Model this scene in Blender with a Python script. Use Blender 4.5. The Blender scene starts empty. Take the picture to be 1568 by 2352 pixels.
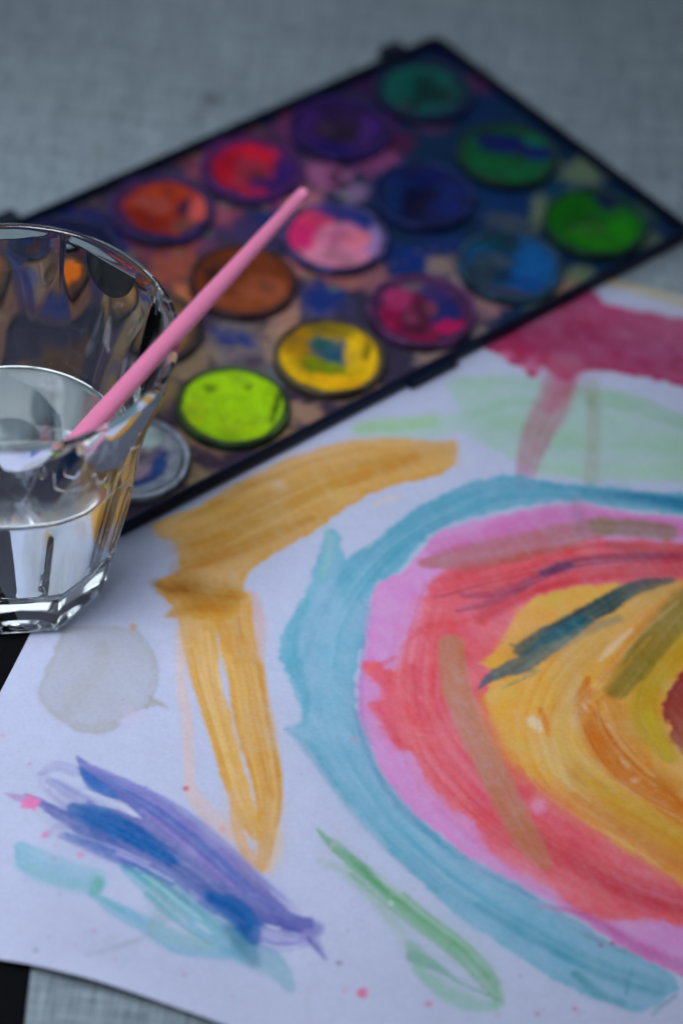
import bpy, math
import numpy as np
from mathutils import Matrix, Vector

# ------------------------------------------------------------------ camera
MM = 0.001
FPX, IMG_W, IMG_H = 5834.9, 1568.0, 2352.0          # focal length and frame of the 1568 px wide view
EL, ROLL, CAM_H = 0.804, -0.1, 526.3                # tilt, roll, height above the table (mm)
ce, se, cr, sr = math.cos(EL), math.sin(EL), math.cos(ROLL), math.sin(ROLL)
_u0 = np.array([0, se, ce]); _fw = np.array([0, ce, -se]); _x = np.array([1.0, 0, 0])
_rt = _x * cr - _u0 * sr; _up = _x * sr + _u0 * cr; _cp = np.array([0, 0, CAM_H])

scene = bpy.context.scene
col = scene.collection
cam_data = bpy.data.cameras.new('camera')
cam = bpy.data.objects.new('camera', cam_data)
col.objects.link(cam)
m = Matrix.Identity(4)
for r in range(3):
    m[r][0] = _rt[r]; m[r][1] = _up[r]; m[r][2] = -_fw[r]; m[r][3] = _cp[r] * MM
cam.matrix_world = m
cam_data.sensor_fit = 'VERTICAL'
cam_data.sensor_height = 36.0
cam_data.lens = 36.0 * FPX / IMG_H
cam_data.clip_start = 0.01
cam_data.clip_end = 50.0
cam_data.dof.use_dof = True
cam_data.dof.focus_distance = 0.672
cam_data.dof.aperture_fstop = 5.2
scene.camera = cam

# ------------------------------------------------------------------ light
world = bpy.data.worlds.new('World')
scene.world = world
world.use_nodes = True
bg = world.node_tree.nodes['Background']
bg.inputs['Color'].default_value = (0.70, 0.79, 1.0, 1)
bg.inputs['Strength'].default_value = 0.165

def area(name, loc, target, sx, sy, power, color):
    d = bpy.data.lights.new(name, 'AREA')
    d.shape = 'RECTANGLE'; d.size = sx; d.size_y = sy
    d.energy = power; d.color = color
    o = bpy.data.objects.new(name, d); col.objects.link(o)
    o.location = loc
    o.rotation_euler = (Vector(target) - Vector(loc)).to_track_quat('-Z', 'Y').to_euler()
    return o
lamp = area('window_light', (-0.26, 0.20, 0.72), (-0.10, 0.445, 0.0), 0.38, 0.38, 0.53, (0.80, 0.85, 1.0))
lamp.data.spread = math.radians(40)
area('added_back_light', (-0.55, 1.5, 1.0), (-0.08, 0.47, 0.03), 1.0, 0.8, 2.9, (0.84, 0.92, 1.0))  # unseen lamp added behind the table to brighten the glass

scene.view_settings.view_transform = 'Standard'
scene.view_settings.look = 'None'
scene.view_settings.exposure = 0.0
scene.view_settings.gamma = 1.0
scene.render.engine = 'CYCLES'
cy = scene.cycles
cy.use_denoising = True
cy.max_bounces = 16; cy.transmission_bounces = 16; cy.glossy_bounces = 8; cy.diffuse_bounces = 4
cy.caustics_reflective = True; cy.caustics_refractive = True
cy.sample_clamp_indirect = 6.0
cy.blur_glossy = 0.3

# ------------------------------------------------------------------ helpers
def at(u, v, z=0.0):
    """point on the level z (mm) that the view ray through (u, v) meets"""
    r = _fw + _rt * ((u - IMG_W / 2) / FPX) + _up * ((IMG_H / 2 - v) / FPX)
    return _cp + r * ((z - CAM_H) / r[2])

def pix(p):
    q = np.asarray(p, float) - _cp
    d = q @ _fw
    return IMG_W / 2 + FPX * (q @ _rt) / d, IMG_H / 2 - FPX * (q @ _up) / d

_rng = np.random.RandomState(7)
_tab = _rng.rand(8, 256, 256)
def vnoise(x, y, seed=0):
    t = _tab[seed % 8]
    x = np.asarray(x, float) + 17.3 * seed; y = np.asarray(y, float) + 9.1 * seed
    xi = np.floor(x).astype(int); yi = np.floor(y).astype(int)
    fx = x - xi; fy = y - yi
    fx = fx * fx * (3 - 2 * fx); fy = fy * fy * (3 - 2 * fy)
    x0 = xi & 255; x1 = (xi + 1) & 255; y0 = yi & 255; y1 = (yi + 1) & 255
    return (t[x0, y0] * (1 - fx) + t[x1, y0] * fx) * (1 - fy) + (t[x0, y1] * (1 - fx) + t[x1, y1] * fx) * fy
def fbm(x, y, seed=0, octs=3):
    s = 0; a = 0.5; n = 0
    for o in range(octs):
        s = s + a * vnoise(x * 2 ** o, y * 2 ** o, seed + o); n += a; a *= 0.5
    return s / n
def sstep(a, b, x):
    t = np.clip((x - a) / (b - a), 0, 1)
    return t * t * (3 - 2 * t)
def lin(c):
    c = np.asarray(c, float) / 255.0
    return np.where(c <= 0.04045, c / 12.92, ((c + 0.055) / 1.055) ** 2.4)

PAPER_WHITE = np.array([0.55, 0.588, 0.735])
REF_PAPER = (172, 184, 222)
REF_TRAY = (178, 192, 226)
def pig(c, ref=REF_PAPER):
    """pigment colour: what is seen under the bluish light, divided by how white paper looks under it"""
    p = lin(c) / lin(ref) * PAPER_WHITE
    return np.clip(p * min(1.0, 0.9 / p.max()), 0.004, 0.9)

def spline(pts, ws, step):
    """Catmull-Rom through the points, with widths"""
    P = np.array(pts, float); W = np.array(ws, float)
    if len(P) == 2:
        P = np.array([P[0], (P[0] + P[1]) / 2, P[1]]); W = np.array([W[0], (W[0] + W[-1]) / 2, W[-1]])
    Q = np.vstack([2 * P[0] - P[1], P, 2 * P[-1] - P[-2]])
    out = []; wo = []
    for i in range(len(P) - 1):
        p0, p1, p2, p3 = Q[i:i + 4]
        n = max(2, int(np.hypot(*(p2 - p1)) / step))
        for k in range(n):
            t = k / n
            out.append(0.5 * (2 * p1 + (p2 - p0) * t + (2 * p0 - 5 * p1 + 4 * p2 - p3) * t * t + (3 * p1 - p0 - 3 * p2 + p3) * t ** 3))
            wo.append(W[i] * (1 - t) + W[i + 1] * t)
    out.append(P[-1]); wo.append(W[-1])
    return np.array(out), np.array(wo)

class Canvas:
    """pigment on a flat surface: positions (mm) and a colour for each; strokes are laid one over another"""
    def __init__(self, xy, base, z=0.0, ref=REF_PAPER):
        self.xy = xy; self.z = z; self.ref = ref
        self.c = np.tile(np.asarray(base, float), (len(xy), 1))
        self.k = 0
    def _mm(self, pts):
        return np.array([at(u, v, self.z)[:2] for u, v in pts])
    def _lay(self, idx, a, c, glaze, dens=None):
        C = pig(c, self.ref); b = self.c[idx]
        if dens is not None:
            top = np.maximum(PAPER_WHITE, C) + 0.02
            C = top * (C / top) ** dens[:, None]
        over = C * (1 - glaze) + glaze * np.minimum(1, b / PAPER_WHITE) * C
        self.c[idx] = b * (1 - a[:, None]) + a[:, None] * over
    def stroke(self, pts, w, c, a=0.9, soft=0.25, rough=0.25, streak=0.35, dry=0.0, edge=0.15, glaze=0.0, taper=(0.0, 0.0), bristle=4.0, wmin=0.15):
        self.k += 1; sd = self.k
        if np.isscalar(w): w = [w] * len(pts)
        if len(w) != len(pts): w = np.interp(np.linspace(0, 1, len(pts)), np.linspace(0, 1, len(w)), w)
        P, W = spline(pts, w, 14.0); W = W * 1.28
        T = np.gradient(P, axis=0); T /= np.linalg.norm(T, axis=1)[:, None] + 1e-9
        N = np.stack([-T[:, 1], T[:, 0]], 1)
        L = self._mm(P + N * W[:, None] / 2); R = self._mm(P - N * W[:, None] / 2); M = self._mm(P)
        TM = np.gradient(M, axis=0); TM /= np.linalg.norm(TM, axis=1)[:, None] + 1e-9
        wm = np.maximum(wmin, np.abs((L - R)[:, 0] * -TM[:, 1] + (L - R)[:, 1] * TM[:, 0]) / 2)
        pad = wm.max() * 1.6 + 1
        lo = M.min(0) - pad; hi = M.max(0) + pad
        idx = np.where((self.xy[:, 0] > lo[0]) & (self.xy[:, 0] < hi[0]) & (self.xy[:, 1] > lo[1]) & (self.xy[:, 1] < hi[1]))[0]
        if len(idx) == 0: return
        X = self.xy[idx]
        best = np.full(len(X), 1e9); tt = np.zeros(len(X)); ss = np.zeros(len(X)); s0 = 0.0
        for i in range(len(M) - 1):
            d = M[i + 1] - M[i]; l = np.hypot(*d) + 1e-9; d = d / l
            r = X - M[i]; q = np.clip(r @ d / l, 0, 1)
            ww = wm[i] * (1 - q) + wm[i + 1] * q
            e = r - q[:, None] * d * l
            dist = np.hypot(e[:, 0], e[:, 1]) / ww
            g = dist < best
            best[g] = dist[g]; tt[g] = ((d[0] * r[:, 1] - d[1] * r[:, 0]) / ww)[g]; ss[g] = (s0 + q * l)[g]
            s0 += l
        wn = wm.mean()
        n1 = fbm(X[:, 0] / 2.2, X[:, 1] / 2.2, sd, 3) - 0.5
        n2 = fbm(X[:, 0] / 7.0, X[:, 1] / 7.0, sd + 3, 2) - 0.5
        dn = best + rough * (n1 * 0.9 + n2 * 0.7) * min(1.0, 2.5 / wn + 0.35)
        for side, tp in ((0, taper[0]), (1, taper[1])):
            if tp > 0:
                e = ss if side == 0 else s0 - ss
                dn = dn + np.clip(1 - e / tp, 0, 1) ** 1.5
        mask = 1 - sstep(1 - soft, 1 + soft * 0.25, dn)
        br = fbm(tt * bristle + sd * 3.1, ss / 26.0 + sd, sd + 1, 3)
        br2 = vnoise(tt * bristle * 2.6 + 5, ss / 13.0, sd + 4)
        var = 1 - streak * (0.5 * (1 - br) + 0.34 * (1 - br2))
        if dry > 0:
            var = var * sstep(dry * 0.72 - 0.14, dry * 0.72 + 0.14, br * 0.7 + br2 * 0.3)
        rim = np.exp(-((dn - 0.88) / 0.12) ** 2) * edge
        al = np.clip(a * mask * (np.clip(var, 0, 1) + rim), 0, 1)
        dn_ = np.clip(1 + streak * 2.2 * (0.62 * br + 0.38 * br2 - 0.5), 0.3, 2.0)
        self._lay(idx, al, c, glaze, dn_)
    def bristles(self, pts, w, cols, n=10, a=0.55, thin=0.55, seed=0, dry=0.25):
        """separate hair marks of one brush stroke, side by side across its width"""
        r_ = np.random.RandomState(seed + 31)
        w = np.interp(np.linspace(0, 1, len(pts)), np.linspace(0, 1, len(np.atleast_1d(w))), np.atleast_1d(w))
        P = np.array(pts, float); T = np.gradient(P, axis=0); T /= np.linalg.norm(T, axis=1)[:, None] + 1e-9
        N = np.stack([-T[:, 1], T[:, 0]], 1)
        for k in range(n):
            o = (k + 0.5) / n - 0.5 + r_.uniform(-0.4, 0.4) / n
            q = P + N * (w * o)[:, None]
            f0 = r_.uniform(0, 0.35); f1 = r_.uniform(0.65, 1.0)
            t = np.linspace(0, 1, len(q)); tn = np.linspace(f0, f1, max(3, len(q)))
            q = np.stack([np.interp(tn, t, q[:, 0]), np.interp(tn, t, q[:, 1])], 1)
            ww = w.mean() / n * r_.uniform(0.5, 1.5) * thin
            self.stroke(q, [ww * 0.4, ww, ww, ww * 0.3], cols[r_.randint(len(cols))], a=a * r_.uniform(0.5, 1.2), soft=0.7, rough=0.2, streak=0.2, dry=dry * r_.uniform(0, 1.2), bristle=1.2, wmin=0.62)
    def poly(self, pts, c, a=0.9, soft=1.2, rough=1.5, var=0.25, scale=9.0, edge=0.15, glaze=0.0, c2=None, grain=None):
        self.k += 1; sd = self.k
        P, _ = spline(list(pts) + [pts[0]], [1] * (len(pts) + 1), 16.0)
        M = self._mm(P)
        lo = M.min(0) - 5; hi = M.max(0) + 5
        idx = np.where((self.xy[:, 0] > lo[0]) & (self.xy[:, 0] < hi[0]) & (self.xy[:, 1] > lo[1]) & (self.xy[:, 1] < hi[1]))[0]
        if len(idx) == 0: return
        X = self.xy[idx]
        best = np.full(len(X), 1e9); ins = np.zeros(len(X), bool)
        for i in range(len(M) - 1):
            A = M[i]; B = M[i + 1]; d = B - A; l2 = d @ d + 1e-12
            r = X - A; q = np.clip(r @ d / l2, 0, 1)
            e = r - q[:, None] * d
            best = np.minimum(best, e[:, 0] ** 2 + e[:, 1] ** 2)
            cond = (A[1] > X[:, 1]) != (B[1] > X[:, 1])
            with np.errstate(divide='ignore', invalid='ignore'):
                xc = A[0] + (X[:, 1] - A[1]) * d[0] / (d[1] if d[1] != 0 else 1e-12)
            ins ^= cond & (X[:, 0] < xc)
        sdist = np.sqrt(best) * np.where(ins, -1, 1)
        n1 = fbm(X[:, 0] / 2.6, X[:, 1] / 2.6, sd, 3) - 0.5
        sdist = sdist + n1 * rough * 2
        mask = 1 - sstep(-soft, soft * 0.3, sdist)
        n2 = fbm(X[:, 0] / scale, X[:, 1] / scale, sd + 2, 4)
        rim = np.exp(-((sdist + 0.7 * soft) / 0.8) ** 2) * edge
        al = np.clip(a * mask * (1 - var * (1 - n2) * 0.9 + rim), 0, 1)
        self._lay(idx, al, c, glaze)
        if c2 is not None:
            g = grain or 4.0
            n3 = fbm(X[:, 0] / g, X[:, 1] / g, sd + 5, 3)
            self._lay(idx, np.clip(mask * sstep(0.45, 0.72, n3), 0, 1) * a * 0.75, c2, glaze)
    def blob(self, u, v, ru, rv, c, a=0.85, soft=0.5, rough=0.35, rot=0.0, glaze=0.0):
        """ru, rv in view pixels; rot in degrees on the sheet"""
        self.k += 1; sd = self.k
        o = at(u, v, self.z); k = np.linalg.norm(o - _cp) / FPX
        a1 = ru * k; b1 = rv * k / 0.72
        X = self.xy - o[:2]
        t = ROLL + math.radians(rot)
        xr = X[:, 0] * math.cos(t) + X[:, 1] * math.sin(t); yr = -X[:, 0] * math.sin(t) + X[:, 1] * math.cos(t)
        d = np.hypot(xr / a1, yr / b1)
        idx = np.where(d < 1.9)[0]
        if len(idx) == 0: return
        d = d[idx] + rough * 2 * (fbm((self.xy[idx, 0] * 0.8 + self.xy[idx, 1] * 0.6) / (0.3 * a1 + 0.4), (self.xy[idx, 1] * 0.8 - self.xy[idx, 0] * 0.6) / (0.3 * a1 + 0.4), sd, 3) - 0.5)
        self._lay(idx, a * (1 - sstep(1 - soft, 1 + soft * 0.4, d)), c, glaze)

def mesh_obj(name, verts, faces, mat, parent=None, smooth=True, scale=MM, loc=None):
    me = bpy.data.meshes.new(name)
    V = np.asarray(verts, float) * scale
    if isinstance(faces, np.ndarray):
        k = faces.shape[1]; n = len(faces)
        me.vertices.add(len(V)); me.vertices.foreach_set('co', V.astype(np.float32).ravel())
        me.loops.add(n * k); me.loops.foreach_set('vertex_index', faces.astype(np.int32).ravel())
        me.polygons.add(n); me.polygons.foreach_set('loop_start', np.arange(0, n * k, k, dtype=np.int32))
        me.update(calc_edges=True)
    else:
        me.from_pydata([tuple(v) for v in V], [], faces)
        me.update()
    me.validate()
    if smooth:
        me.polygons.foreach_set('use_smooth', np.ones(len(me.polygons), bool))
    me.materials.append(mat)
    o = bpy.data.objects.new(name, me); col.objects.link(o)
    if loc is not None: o.location = loc
    if parent is not None: o.parent = parent
    return o

def set_colors(o, C, name='paint'):
    at_ = o.data.color_attributes.new(name, 'FLOAT_COLOR', 'POINT')
    A = np.ones((len(C), 4), np.float32); A[:, :3] = C
    at_.data.foreach_set('color', A.ravel())

def tag(o, label, cat=None, kind=None):
    if label: o['label'] = label
    if cat: o['category'] = cat
    if kind: o['kind'] = kind
    return o

def empty(name, loc, rz=0.0):
    o = bpy.data.objects.new(name, None); col.objects.link(o)
    o.location = loc; o.rotation_euler = (0, 0, rz); o.empty_display_size = 0.02
    return o

# materials
def mat(name):
    mt = bpy.data.materials.new(name); mt.use_nodes = True
    return mt, mt.node_tree, mt.node_tree.nodes['Principled BSDF']
def nd(nt, typ, **kw):
    n = nt.nodes.new(typ)
    for k, v in kw.items(): setattr(n, k, v)
    return n
def objco(nt, scale):
    tc = nd(nt, 'ShaderNodeTexCoord'); mp = nd(nt, 'ShaderNodeMapping')
    mp.inputs['Scale'].default_value = scale
    nt.links.new(tc.outputs['Object'], mp.inputs['Vector'])
    return mp.outputs['Vector']
def noise(nt, vec, scale, detail=3.0, rough=0.55):
    n = nd(nt, 'ShaderNodeTexNoise')
    n.inputs['Scale'].default_value = scale; n.inputs['Detail'].default_value = detail; n.inputs['Roughness'].default_value = rough
    nt.links.new(vec, n.inputs['Vector'])
    return n.outputs['Fac']
def rng(nt, fac, a, b, c, d):
    n = nd(nt, 'ShaderNodeMapRange')
    for i, v in zip((1, 2, 3, 4), (a, b, c, d)): n.inputs[i].default_value = v
    nt.links.new(fac, n.inputs[0])
    return n.outputs[0]
def mixc(nt, blend, fac, a, b):
    n = nd(nt, 'ShaderNodeMix', data_type='RGBA', blend_type=blend)
    for i, v in ((0, fac), (6, a), (7, b)):
        if hasattr(v, 'is_output') or isinstance(v, bpy.types.NodeSocket): nt.links.new(v, n.inputs[i])
        elif i == 0: n.inputs[0].default_value = v
        else: n.inputs[i].default_value = (*v, 1) if len(v) == 3 else v
    return n.outputs[2]
def bump(nt, b, h, strength, dist):
    n = nd(nt, 'ShaderNodeBump'); n.inputs['Strength'].default_value = strength; n.inputs['Distance'].default_value = dist
    nt.links.new(h, n.inputs['Height']); nt.links.new(n.outputs['Normal'], b.inputs['Normal'])

def painted_material(name, rough, grain, grain_amt, bstr, bdist, spec=0.3):
    mt, nt, b = mat(name)
    ca = nd(nt, 'ShaderNodeVertexColor', layer_name='paint')
    v = objco(nt, (1, 1, 1))
    n1 = noise(nt, v, grain, 4)
    n2 = noise(nt, v, grain * 0.25, 3)
    k = rng(nt, n1, 0.25, 0.75, 1 - grain_amt, 1 + grain_amt * 0.6)
    k2 = rng(nt, n2, 0.3, 0.7, 1 - grain_amt * 0.5, 1 + grain_amt * 0.4)
    c1 = mixc(nt, 'MULTIPLY', 1.0, ca.outputs['Color'], k)
    c2 = mixc(nt, 'MULTIPLY', 1.0, c1, k2)
    nt.links.new(c2, b.inputs['Base Color'])
    b.inputs['Roughness'].default_value = rough
    b.inputs['Specular IOR Level'].default_value = spec
    bump(nt, b, n1, bstr, bdist)
    return mt
M_PAPER = painted_material('painted paper', 0.85, 900.0, 0.055, 0.25, 0.0002, 0.2)
M_FLOOR = painted_material('stained palette plastic', 0.6, 420.0, 0.16, 0.25, 0.0003, 0.07)
M_CAKE = painted_material('pan paint', 0.6, 520.0, 0.16, 0.5, 0.0006, 0.09)

def plain(name, color, rough, spec=0.5, var=0.12, scale=120.0, bstr=0.1, coat=0.0):
    mt, nt, b = mat(name)
    v = objco(nt, (1, 1, 1)); n1 = noise(nt, v, scale, 4)
    k = rng(nt, n1, 0.25, 0.75, 1 - var, 1 + var)
    nt.links.new(mixc(nt, 'MULTIPLY', 1.0, color, k), b.inputs['Base Color'])
    b.inputs['Roughness'].default_value = rough; b.inputs['Specular IOR Level'].default_value = spec
    b.inputs['Coat Weight'].default_value = coat
    bump(nt, b, n1, bstr, 0.0003)
    return mt
M_TRAY = plain('dark navy plastic', (0.003, 0.007, 0.022), 0.4, 0.12, 0.3, 160)
M_CUP = painted_material('stained pan plastic', 0.34, 420.0, 0.2, 0.25, 0.0003, 0.16)
M_MAT = plain('matt black board', (0.004, 0.0045, 0.005), 0.85, 0.08, 0.2, 300)
M_PINK = plain('pink lacquered wood', (0.98, 0.28, 0.46), 0.4, 0.45, 0.03, 90, 0.03)
M_METAL = plain('ferrule aluminium', (0.72, 0.72, 0.72), 0.28, 0.5, 0.05, 200)
M_METAL.node_tree.nodes['Principled BSDF'].inputs['Metallic'].default_value = 1.0
M_BRISTLE = plain('wet brush hair', (0.10, 0.055, 0.03), 0.5, 0.4, 0.3, 600)

# woven table surface
M_TABLE, nt, b = mat('linen weave table')
vx = objco(nt, (1500, 70, 1)); vy = objco(nt, (70, 1500, 1))
tx = noise(nt, vx, 1.0, 3, 0.6); ty = noise(nt, vy, 1.0, 3, 0.6)
tx2 = noise(nt, objco(nt, (260, 14, 1)), 1.0, 3, 0.6); ty2 = noise(nt, objco(nt, (14, 260, 1)), 1.0, 3, 0.6)
def mixf(f1, f2, k):
    n = nd(nt, 'ShaderNodeMix'); n.inputs[0].default_value = k
    nt.links.new(f1, n.inputs[2]); nt.links.new(f2, n.inputs[3])
    return n.outputs[0]
ad = nd(nt, 'ShaderNodeMath', operation='ADD'); nt.links.new(mixf(tx, tx2, 0.28), ad.inputs[0]); nt.links.new(mixf(ty, ty2, 0.28), ad.inputs[1])
big = noise(nt, objco(nt, (1, 1, 1)), 9.0, 4, 0.6)
w = rng(nt, ad.outputs[0], 0.78, 1.22, 0.0, 1.0)
base = mixc(nt, 'MIX', w, (0.12, 0.17, 0.186), (0.39, 0.465, 0.48))
blot = rng(nt, big, 0.3, 0.7, 0.86, 1.1)
c1 = mixc(nt, 'MULTIPLY', 1.0, base, blot)
# dried drips on the cloth beyond the palette: (x, y, radius) mm, strength
prev = c1
for (u, v_, r_, k_, cc) in ((485, 228, 3.6, 0.75, (0.10, 0.09, 0.10)), (445, 272, 3.0, 0.3, (0.14, 0.12, 0.12)), (232, 352, 3.0, 0.35, (0.20, 0.22, 0.12)), (470, 255, 5.0, 0.18, (0.12, 0.12, 0.14))):
    p = at(u, v_, 0) * MM
    tc = nd(nt, 'ShaderNodeTexCoord'); vd = nd(nt, 'ShaderNodeVectorMath', operation='DISTANCE')
    vd.inputs[1].default_value = (p[0], p[1], 0)
    nt.links.new(tc.outputs['Object'], vd.inputs[0])
    f = rng(nt, vd.outputs['Value'], r_ * 0.4 * MM, r_ * 1.2 * MM, k_, 0.0)
    prev = mixc(nt, 'MIX', f, prev, cc)
nt.links.new(prev, b.inputs['Base Color'])
b.inputs['Roughness'].default_value = 0.62; b.inputs['Specular IOR Level'].default_value = 0.35
bump(nt, b, ad.outputs[0], 0.35, 0.0004)

# glass and water
M_GLASS, nt, b = mat('clear tumbler glass')
b.inputs['Base Color'].default_value = (0.94, 0.975, 0.96, 1); b.inputs['Roughness'].default_value = 0.0
b.inputs['IOR'].default_value = 1.51; b.inputs['Transmission Weight'].default_value = 1.0
M_WATER, nt, b = mat('rinse water')
b.inputs['Base Color'].default_value = (0.90, 0.95, 0.945, 1); b.inputs['Roughness'].default_value = 0.0
b.inputs['IOR'].default_value = 1.333; b.inputs['Transmission Weight'].default_value = 1.0

# ------------------------------------------------------------------ table
def rounded_slab(x0, x1, y0, y1, z0, z1, r, bev=0.0, seg=6):
    """closed slab with rounded corners and a small bevel on the upper edge"""
    def ring(ins, z):
        out = []
        for cx, cy_, a0 in ((x1 - r, y1 - r, 0), (x0 + r, y1 - r, 90), (x0 + r, y0 + r, 180), (x1 - r, y0 + r, 270)):
            for k in range(seg + 1):
                t = math.radians(a0 + 90 * k / seg)
                out.append((cx + (r - ins) * math.cos(t), cy_ + (r - ins) * math.sin(t), z))
        return out
    rings = [ring(0, z0)]
    if bev > 0:
        for k in range(4):
            t = math.pi / 2 * k / 3
            rings.append(ring(bev * (1 - math.cos(t)), z1 - bev + bev * math.sin(t)))
    else:
        rings.append(ring(0, z1))
    n = len(rings[0]); V = [p for r_ in rings for p in r_]; F = [tuple(range(n - 1, -1, -1))]
    for i in range(len(rings) - 1):
        for k in range(n):
            F.append((i * n + k, i * n + (k + 1) % n, (i + 1) * n + (k + 1) % n, (i + 1) * n + k))
    F.append(tuple(range((len(rings) - 1) * n, len(rings) * n)))
    return V, F
V, F = rounded_slab(-700, 800, -150, 1400, -22, 0, 20, 2.0)
tag(mesh_obj('table_top', V, F, M_TABLE, smooth=False), 'grey linen weave table top under the paint box', kind='structure')

# thin black board under the sheet's left edge and the glass
V, F = rounded_slab(-190, 0, -120, 238, 0.05, 0.5, 4, 0.15)
bd = mesh_obj('black_board', V, F, M_MAT, smooth=False)
bd.location = (-63.6 * MM, 338 * MM, 0); bd.rotation_euler = (0, 0, math.radians(3.8))
tag(bd, 'thin matt black board under the left edge of the painted sheet', 'board')

# ------------------------------------------------------------------ painted sheet
TH = math.radians(12.0)
BU = np.array([math.cos(TH), -math.sin(TH)]); BV = np.array([math.sin(TH), math.cos(TH)])
U0, V0 = -172.3, 320.2
us = np.concatenate([np.arange(0, 226, 0.45), np.arange(226, 419.5, 2.4), [420.0]])
vs = np.concatenate([np.arange(0, 303.9, 0.45), [304.0]])
UU, VV = np.meshgrid(us, vs, indexing='ij')
xy = ((UU.ravel() + U0)[:, None] * BU + (VV.ravel() + V0)[:, None] * BV)

PAL_TH = 0.76
E1 = np.array([-math.cos(PAL_TH), -math.sin(PAL_TH)]); E2 = np.array([-math.sin(PAL_TH), math.cos(PAL_TH)])
PO = np.array([1.945 * 37 + 0.2, 17.34 * 37 + 2.2])              # centre of the nearest right pan
PITCH_A, PITCH_B, PAN_Z = 37.0, 42.6, 4.7

cv = Canvas(xy, PAPER_WHITE)
def Q(ox, oy, k=0.5055):
    return lambda pts: [(ox + k * x, oy + k * y) for x, y in pts]
r5, r6, r7 = Q(288.2, 792.6), Q(775.3, 576.5), Q(0, 1559.3)
r8, r9, r10 = Q(775.3, 1559.3), Q(775.3, 1080.9), Q(0, 1369.1)
H = 0.5055
def S(t, pts, w, c, **kw):
    ws = [w * H] if np.isscalar(w) else [x * H for x in w]
    cv.stroke(t(pts), ws * len(pts) if len(ws) == 1 else ws, c, **kw)
def PL(t, pts, c, **kw): cv.poly(t(pts), c, **kw)
def B(t, x, y, rx, ry, c, **kw):
    (u, v), = t([(x, y)]); cv.blob(u, v, rx * H, ry * H, c, **kw)
ident = Q(0, 0, 1.0)

# -- pale green wash, magenta band and yellow strip at the top of the sheet
PL(r6, [(20, 850), (150, 765), (400, 740), (540, 720), (470, 640), (520, 575), (700, 565), (930, 600), (1100, 625), (1300, 640), (1568, 740), (1800, 800), (1850, 1080), (1568, 1075), (1300, 1070), (1100, 1060), (900, 1025), (700, 935), (560, 850), (430, 872), (200, 868)], (150, 188, 184), a=0.85, soft=3.0, rough=1.5, var=0.5, edge=0.0)
for pts, w, c, a in (([(110, 805), (280, 790), (430, 775)], 60, (140, 186, 130), 0.75), ([(540, 600), (760, 590), (930, 600)], 60, (142, 182, 168), 0.5), ([(600, 760), (760, 690), (900, 690)], 40, (138, 180, 166), 0.5), ([(1090, 640), (1300, 690), (1568, 790), (1800, 860)], 70, (134, 174, 160), 0.6), ([(700, 790), (850, 810), (1000, 860), (1300, 870), (1568, 900)], 90, (142, 184, 168), 0.5), ([(930, 1010), (1200, 1000), (1568, 1010)], 70, (150, 190, 170), 0.5)):
    S(r6, pts, w, c, a=a, soft=0.8, streak=0.5)
S(ident, [(1360, 640), (1480, 670), (1568, 697), (1720, 742)], [30, 36, 44, 48], (172, 164, 128), a=0.95, soft=0.4)
PL(r6, [(640, 440), (900, 300), (1150, 180), (1210, 238), (1400, 278), (1568, 308), (1860, 350), (1860, 720), (1568, 630), (1350, 578), (1180, 556), (1100, 565), (1040, 600), (960, 565), (930, 535), (905, 575), (870, 580), (840, 545), (770, 512), (735, 472)], (158, 52, 106), a=0.97, soft=1.2, rough=1.2, var=0.14, edge=0.25)
S(r6, [(900, 430), (1200, 430), (1568, 500), (1800, 540)], 200, (132, 40, 88), a=0.6, soft=0.9, streak=0.5)
S(r6, [(760, 440), (900, 480), (1000, 530)], 60, (170, 50, 105), a=0.5, soft=0.6)
S(r6, [(1130, 220), (1200, 260), (1330, 290)], 50, (175, 60, 125), a=0.5, soft=0.8)
for x, y, rx, ry in ((770, 480, 40, 26), (850, 530, 34, 22), (900, 545, 30, 24), (880, 500, 25, 14)):
    B(r6, x, y, rx, ry, (200, 130, 180), a=0.6, soft=0.8)
S(r6, [(1035, 520), (985, 680), (905, 830), (865, 960), (835, 1085)], [150, 140, 130, 95, 60], (168, 112, 148), a=0.72, soft=0.35, streak=0.45, glaze=0.25)
S(r6, [(1030, 560), (1000, 650), (960, 720)], [110, 90, 60], (170, 80, 125), a=0.55, soft=0.6)
S(r6, [(1150, 600), (1160, 800), (1140, 1060)], 62, (152, 160, 160), a=0.6, soft=0.5)
B(r6, 1150, 690, 24, 50, (125, 150, 120), a=0.5, soft=0.8)

# -- blue arc
BLUE, BLUE2 = (112, 168, 204), (78, 152, 188)
PL(ident, [(1760, 1150), (1568, 1134), (1382, 1119), (1290, 1114), (1180, 1096), (1089, 1109), (1018, 1137), (942, 1172), (892, 1212), (851, 1248), (790, 1283), (770, 1340), (800, 1420), (856, 1354), (927, 1308), (977, 1248), (1018, 1214), (1104, 1192), (1215, 1171), (1311, 1159), (1432, 1174), (1568, 1189), (1760, 1215)], (84, 158, 194), a=0.95, soft=1.8, rough=1.2, var=0.3)
PL(ident, [(742, 1222), (775, 1215), (800, 1290), (860, 1300), (870, 1335), (852, 1390), (838, 1480), (818, 1560), (822, 1640), (842, 1720), (882, 1800), (962, 1890), (1062, 1970), (1182, 2040), (1322, 2120), (1432, 2182), (1530, 2225), (1556, 2275), (1478, 2332), (1400, 2312), (1300, 2272), (1170, 2192), (1050, 2112), (940, 2012), (850, 1912), (760, 1812), (700, 1722), (650, 1684), (690, 1668), (690, 1640), (668, 1580), (640, 1500), (648, 1448), (690, 1390), (715, 1310)], BLUE, a=0.93, soft=1.2, rough=1.1, var=0.3, edge=0.25)
S(ident, [(1340, 1138), (1450, 1146), (1600, 1166), (1760, 1185)], [30, 46, 54, 54], (0, 112, 158), a=0.95, soft=0.5)
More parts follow.
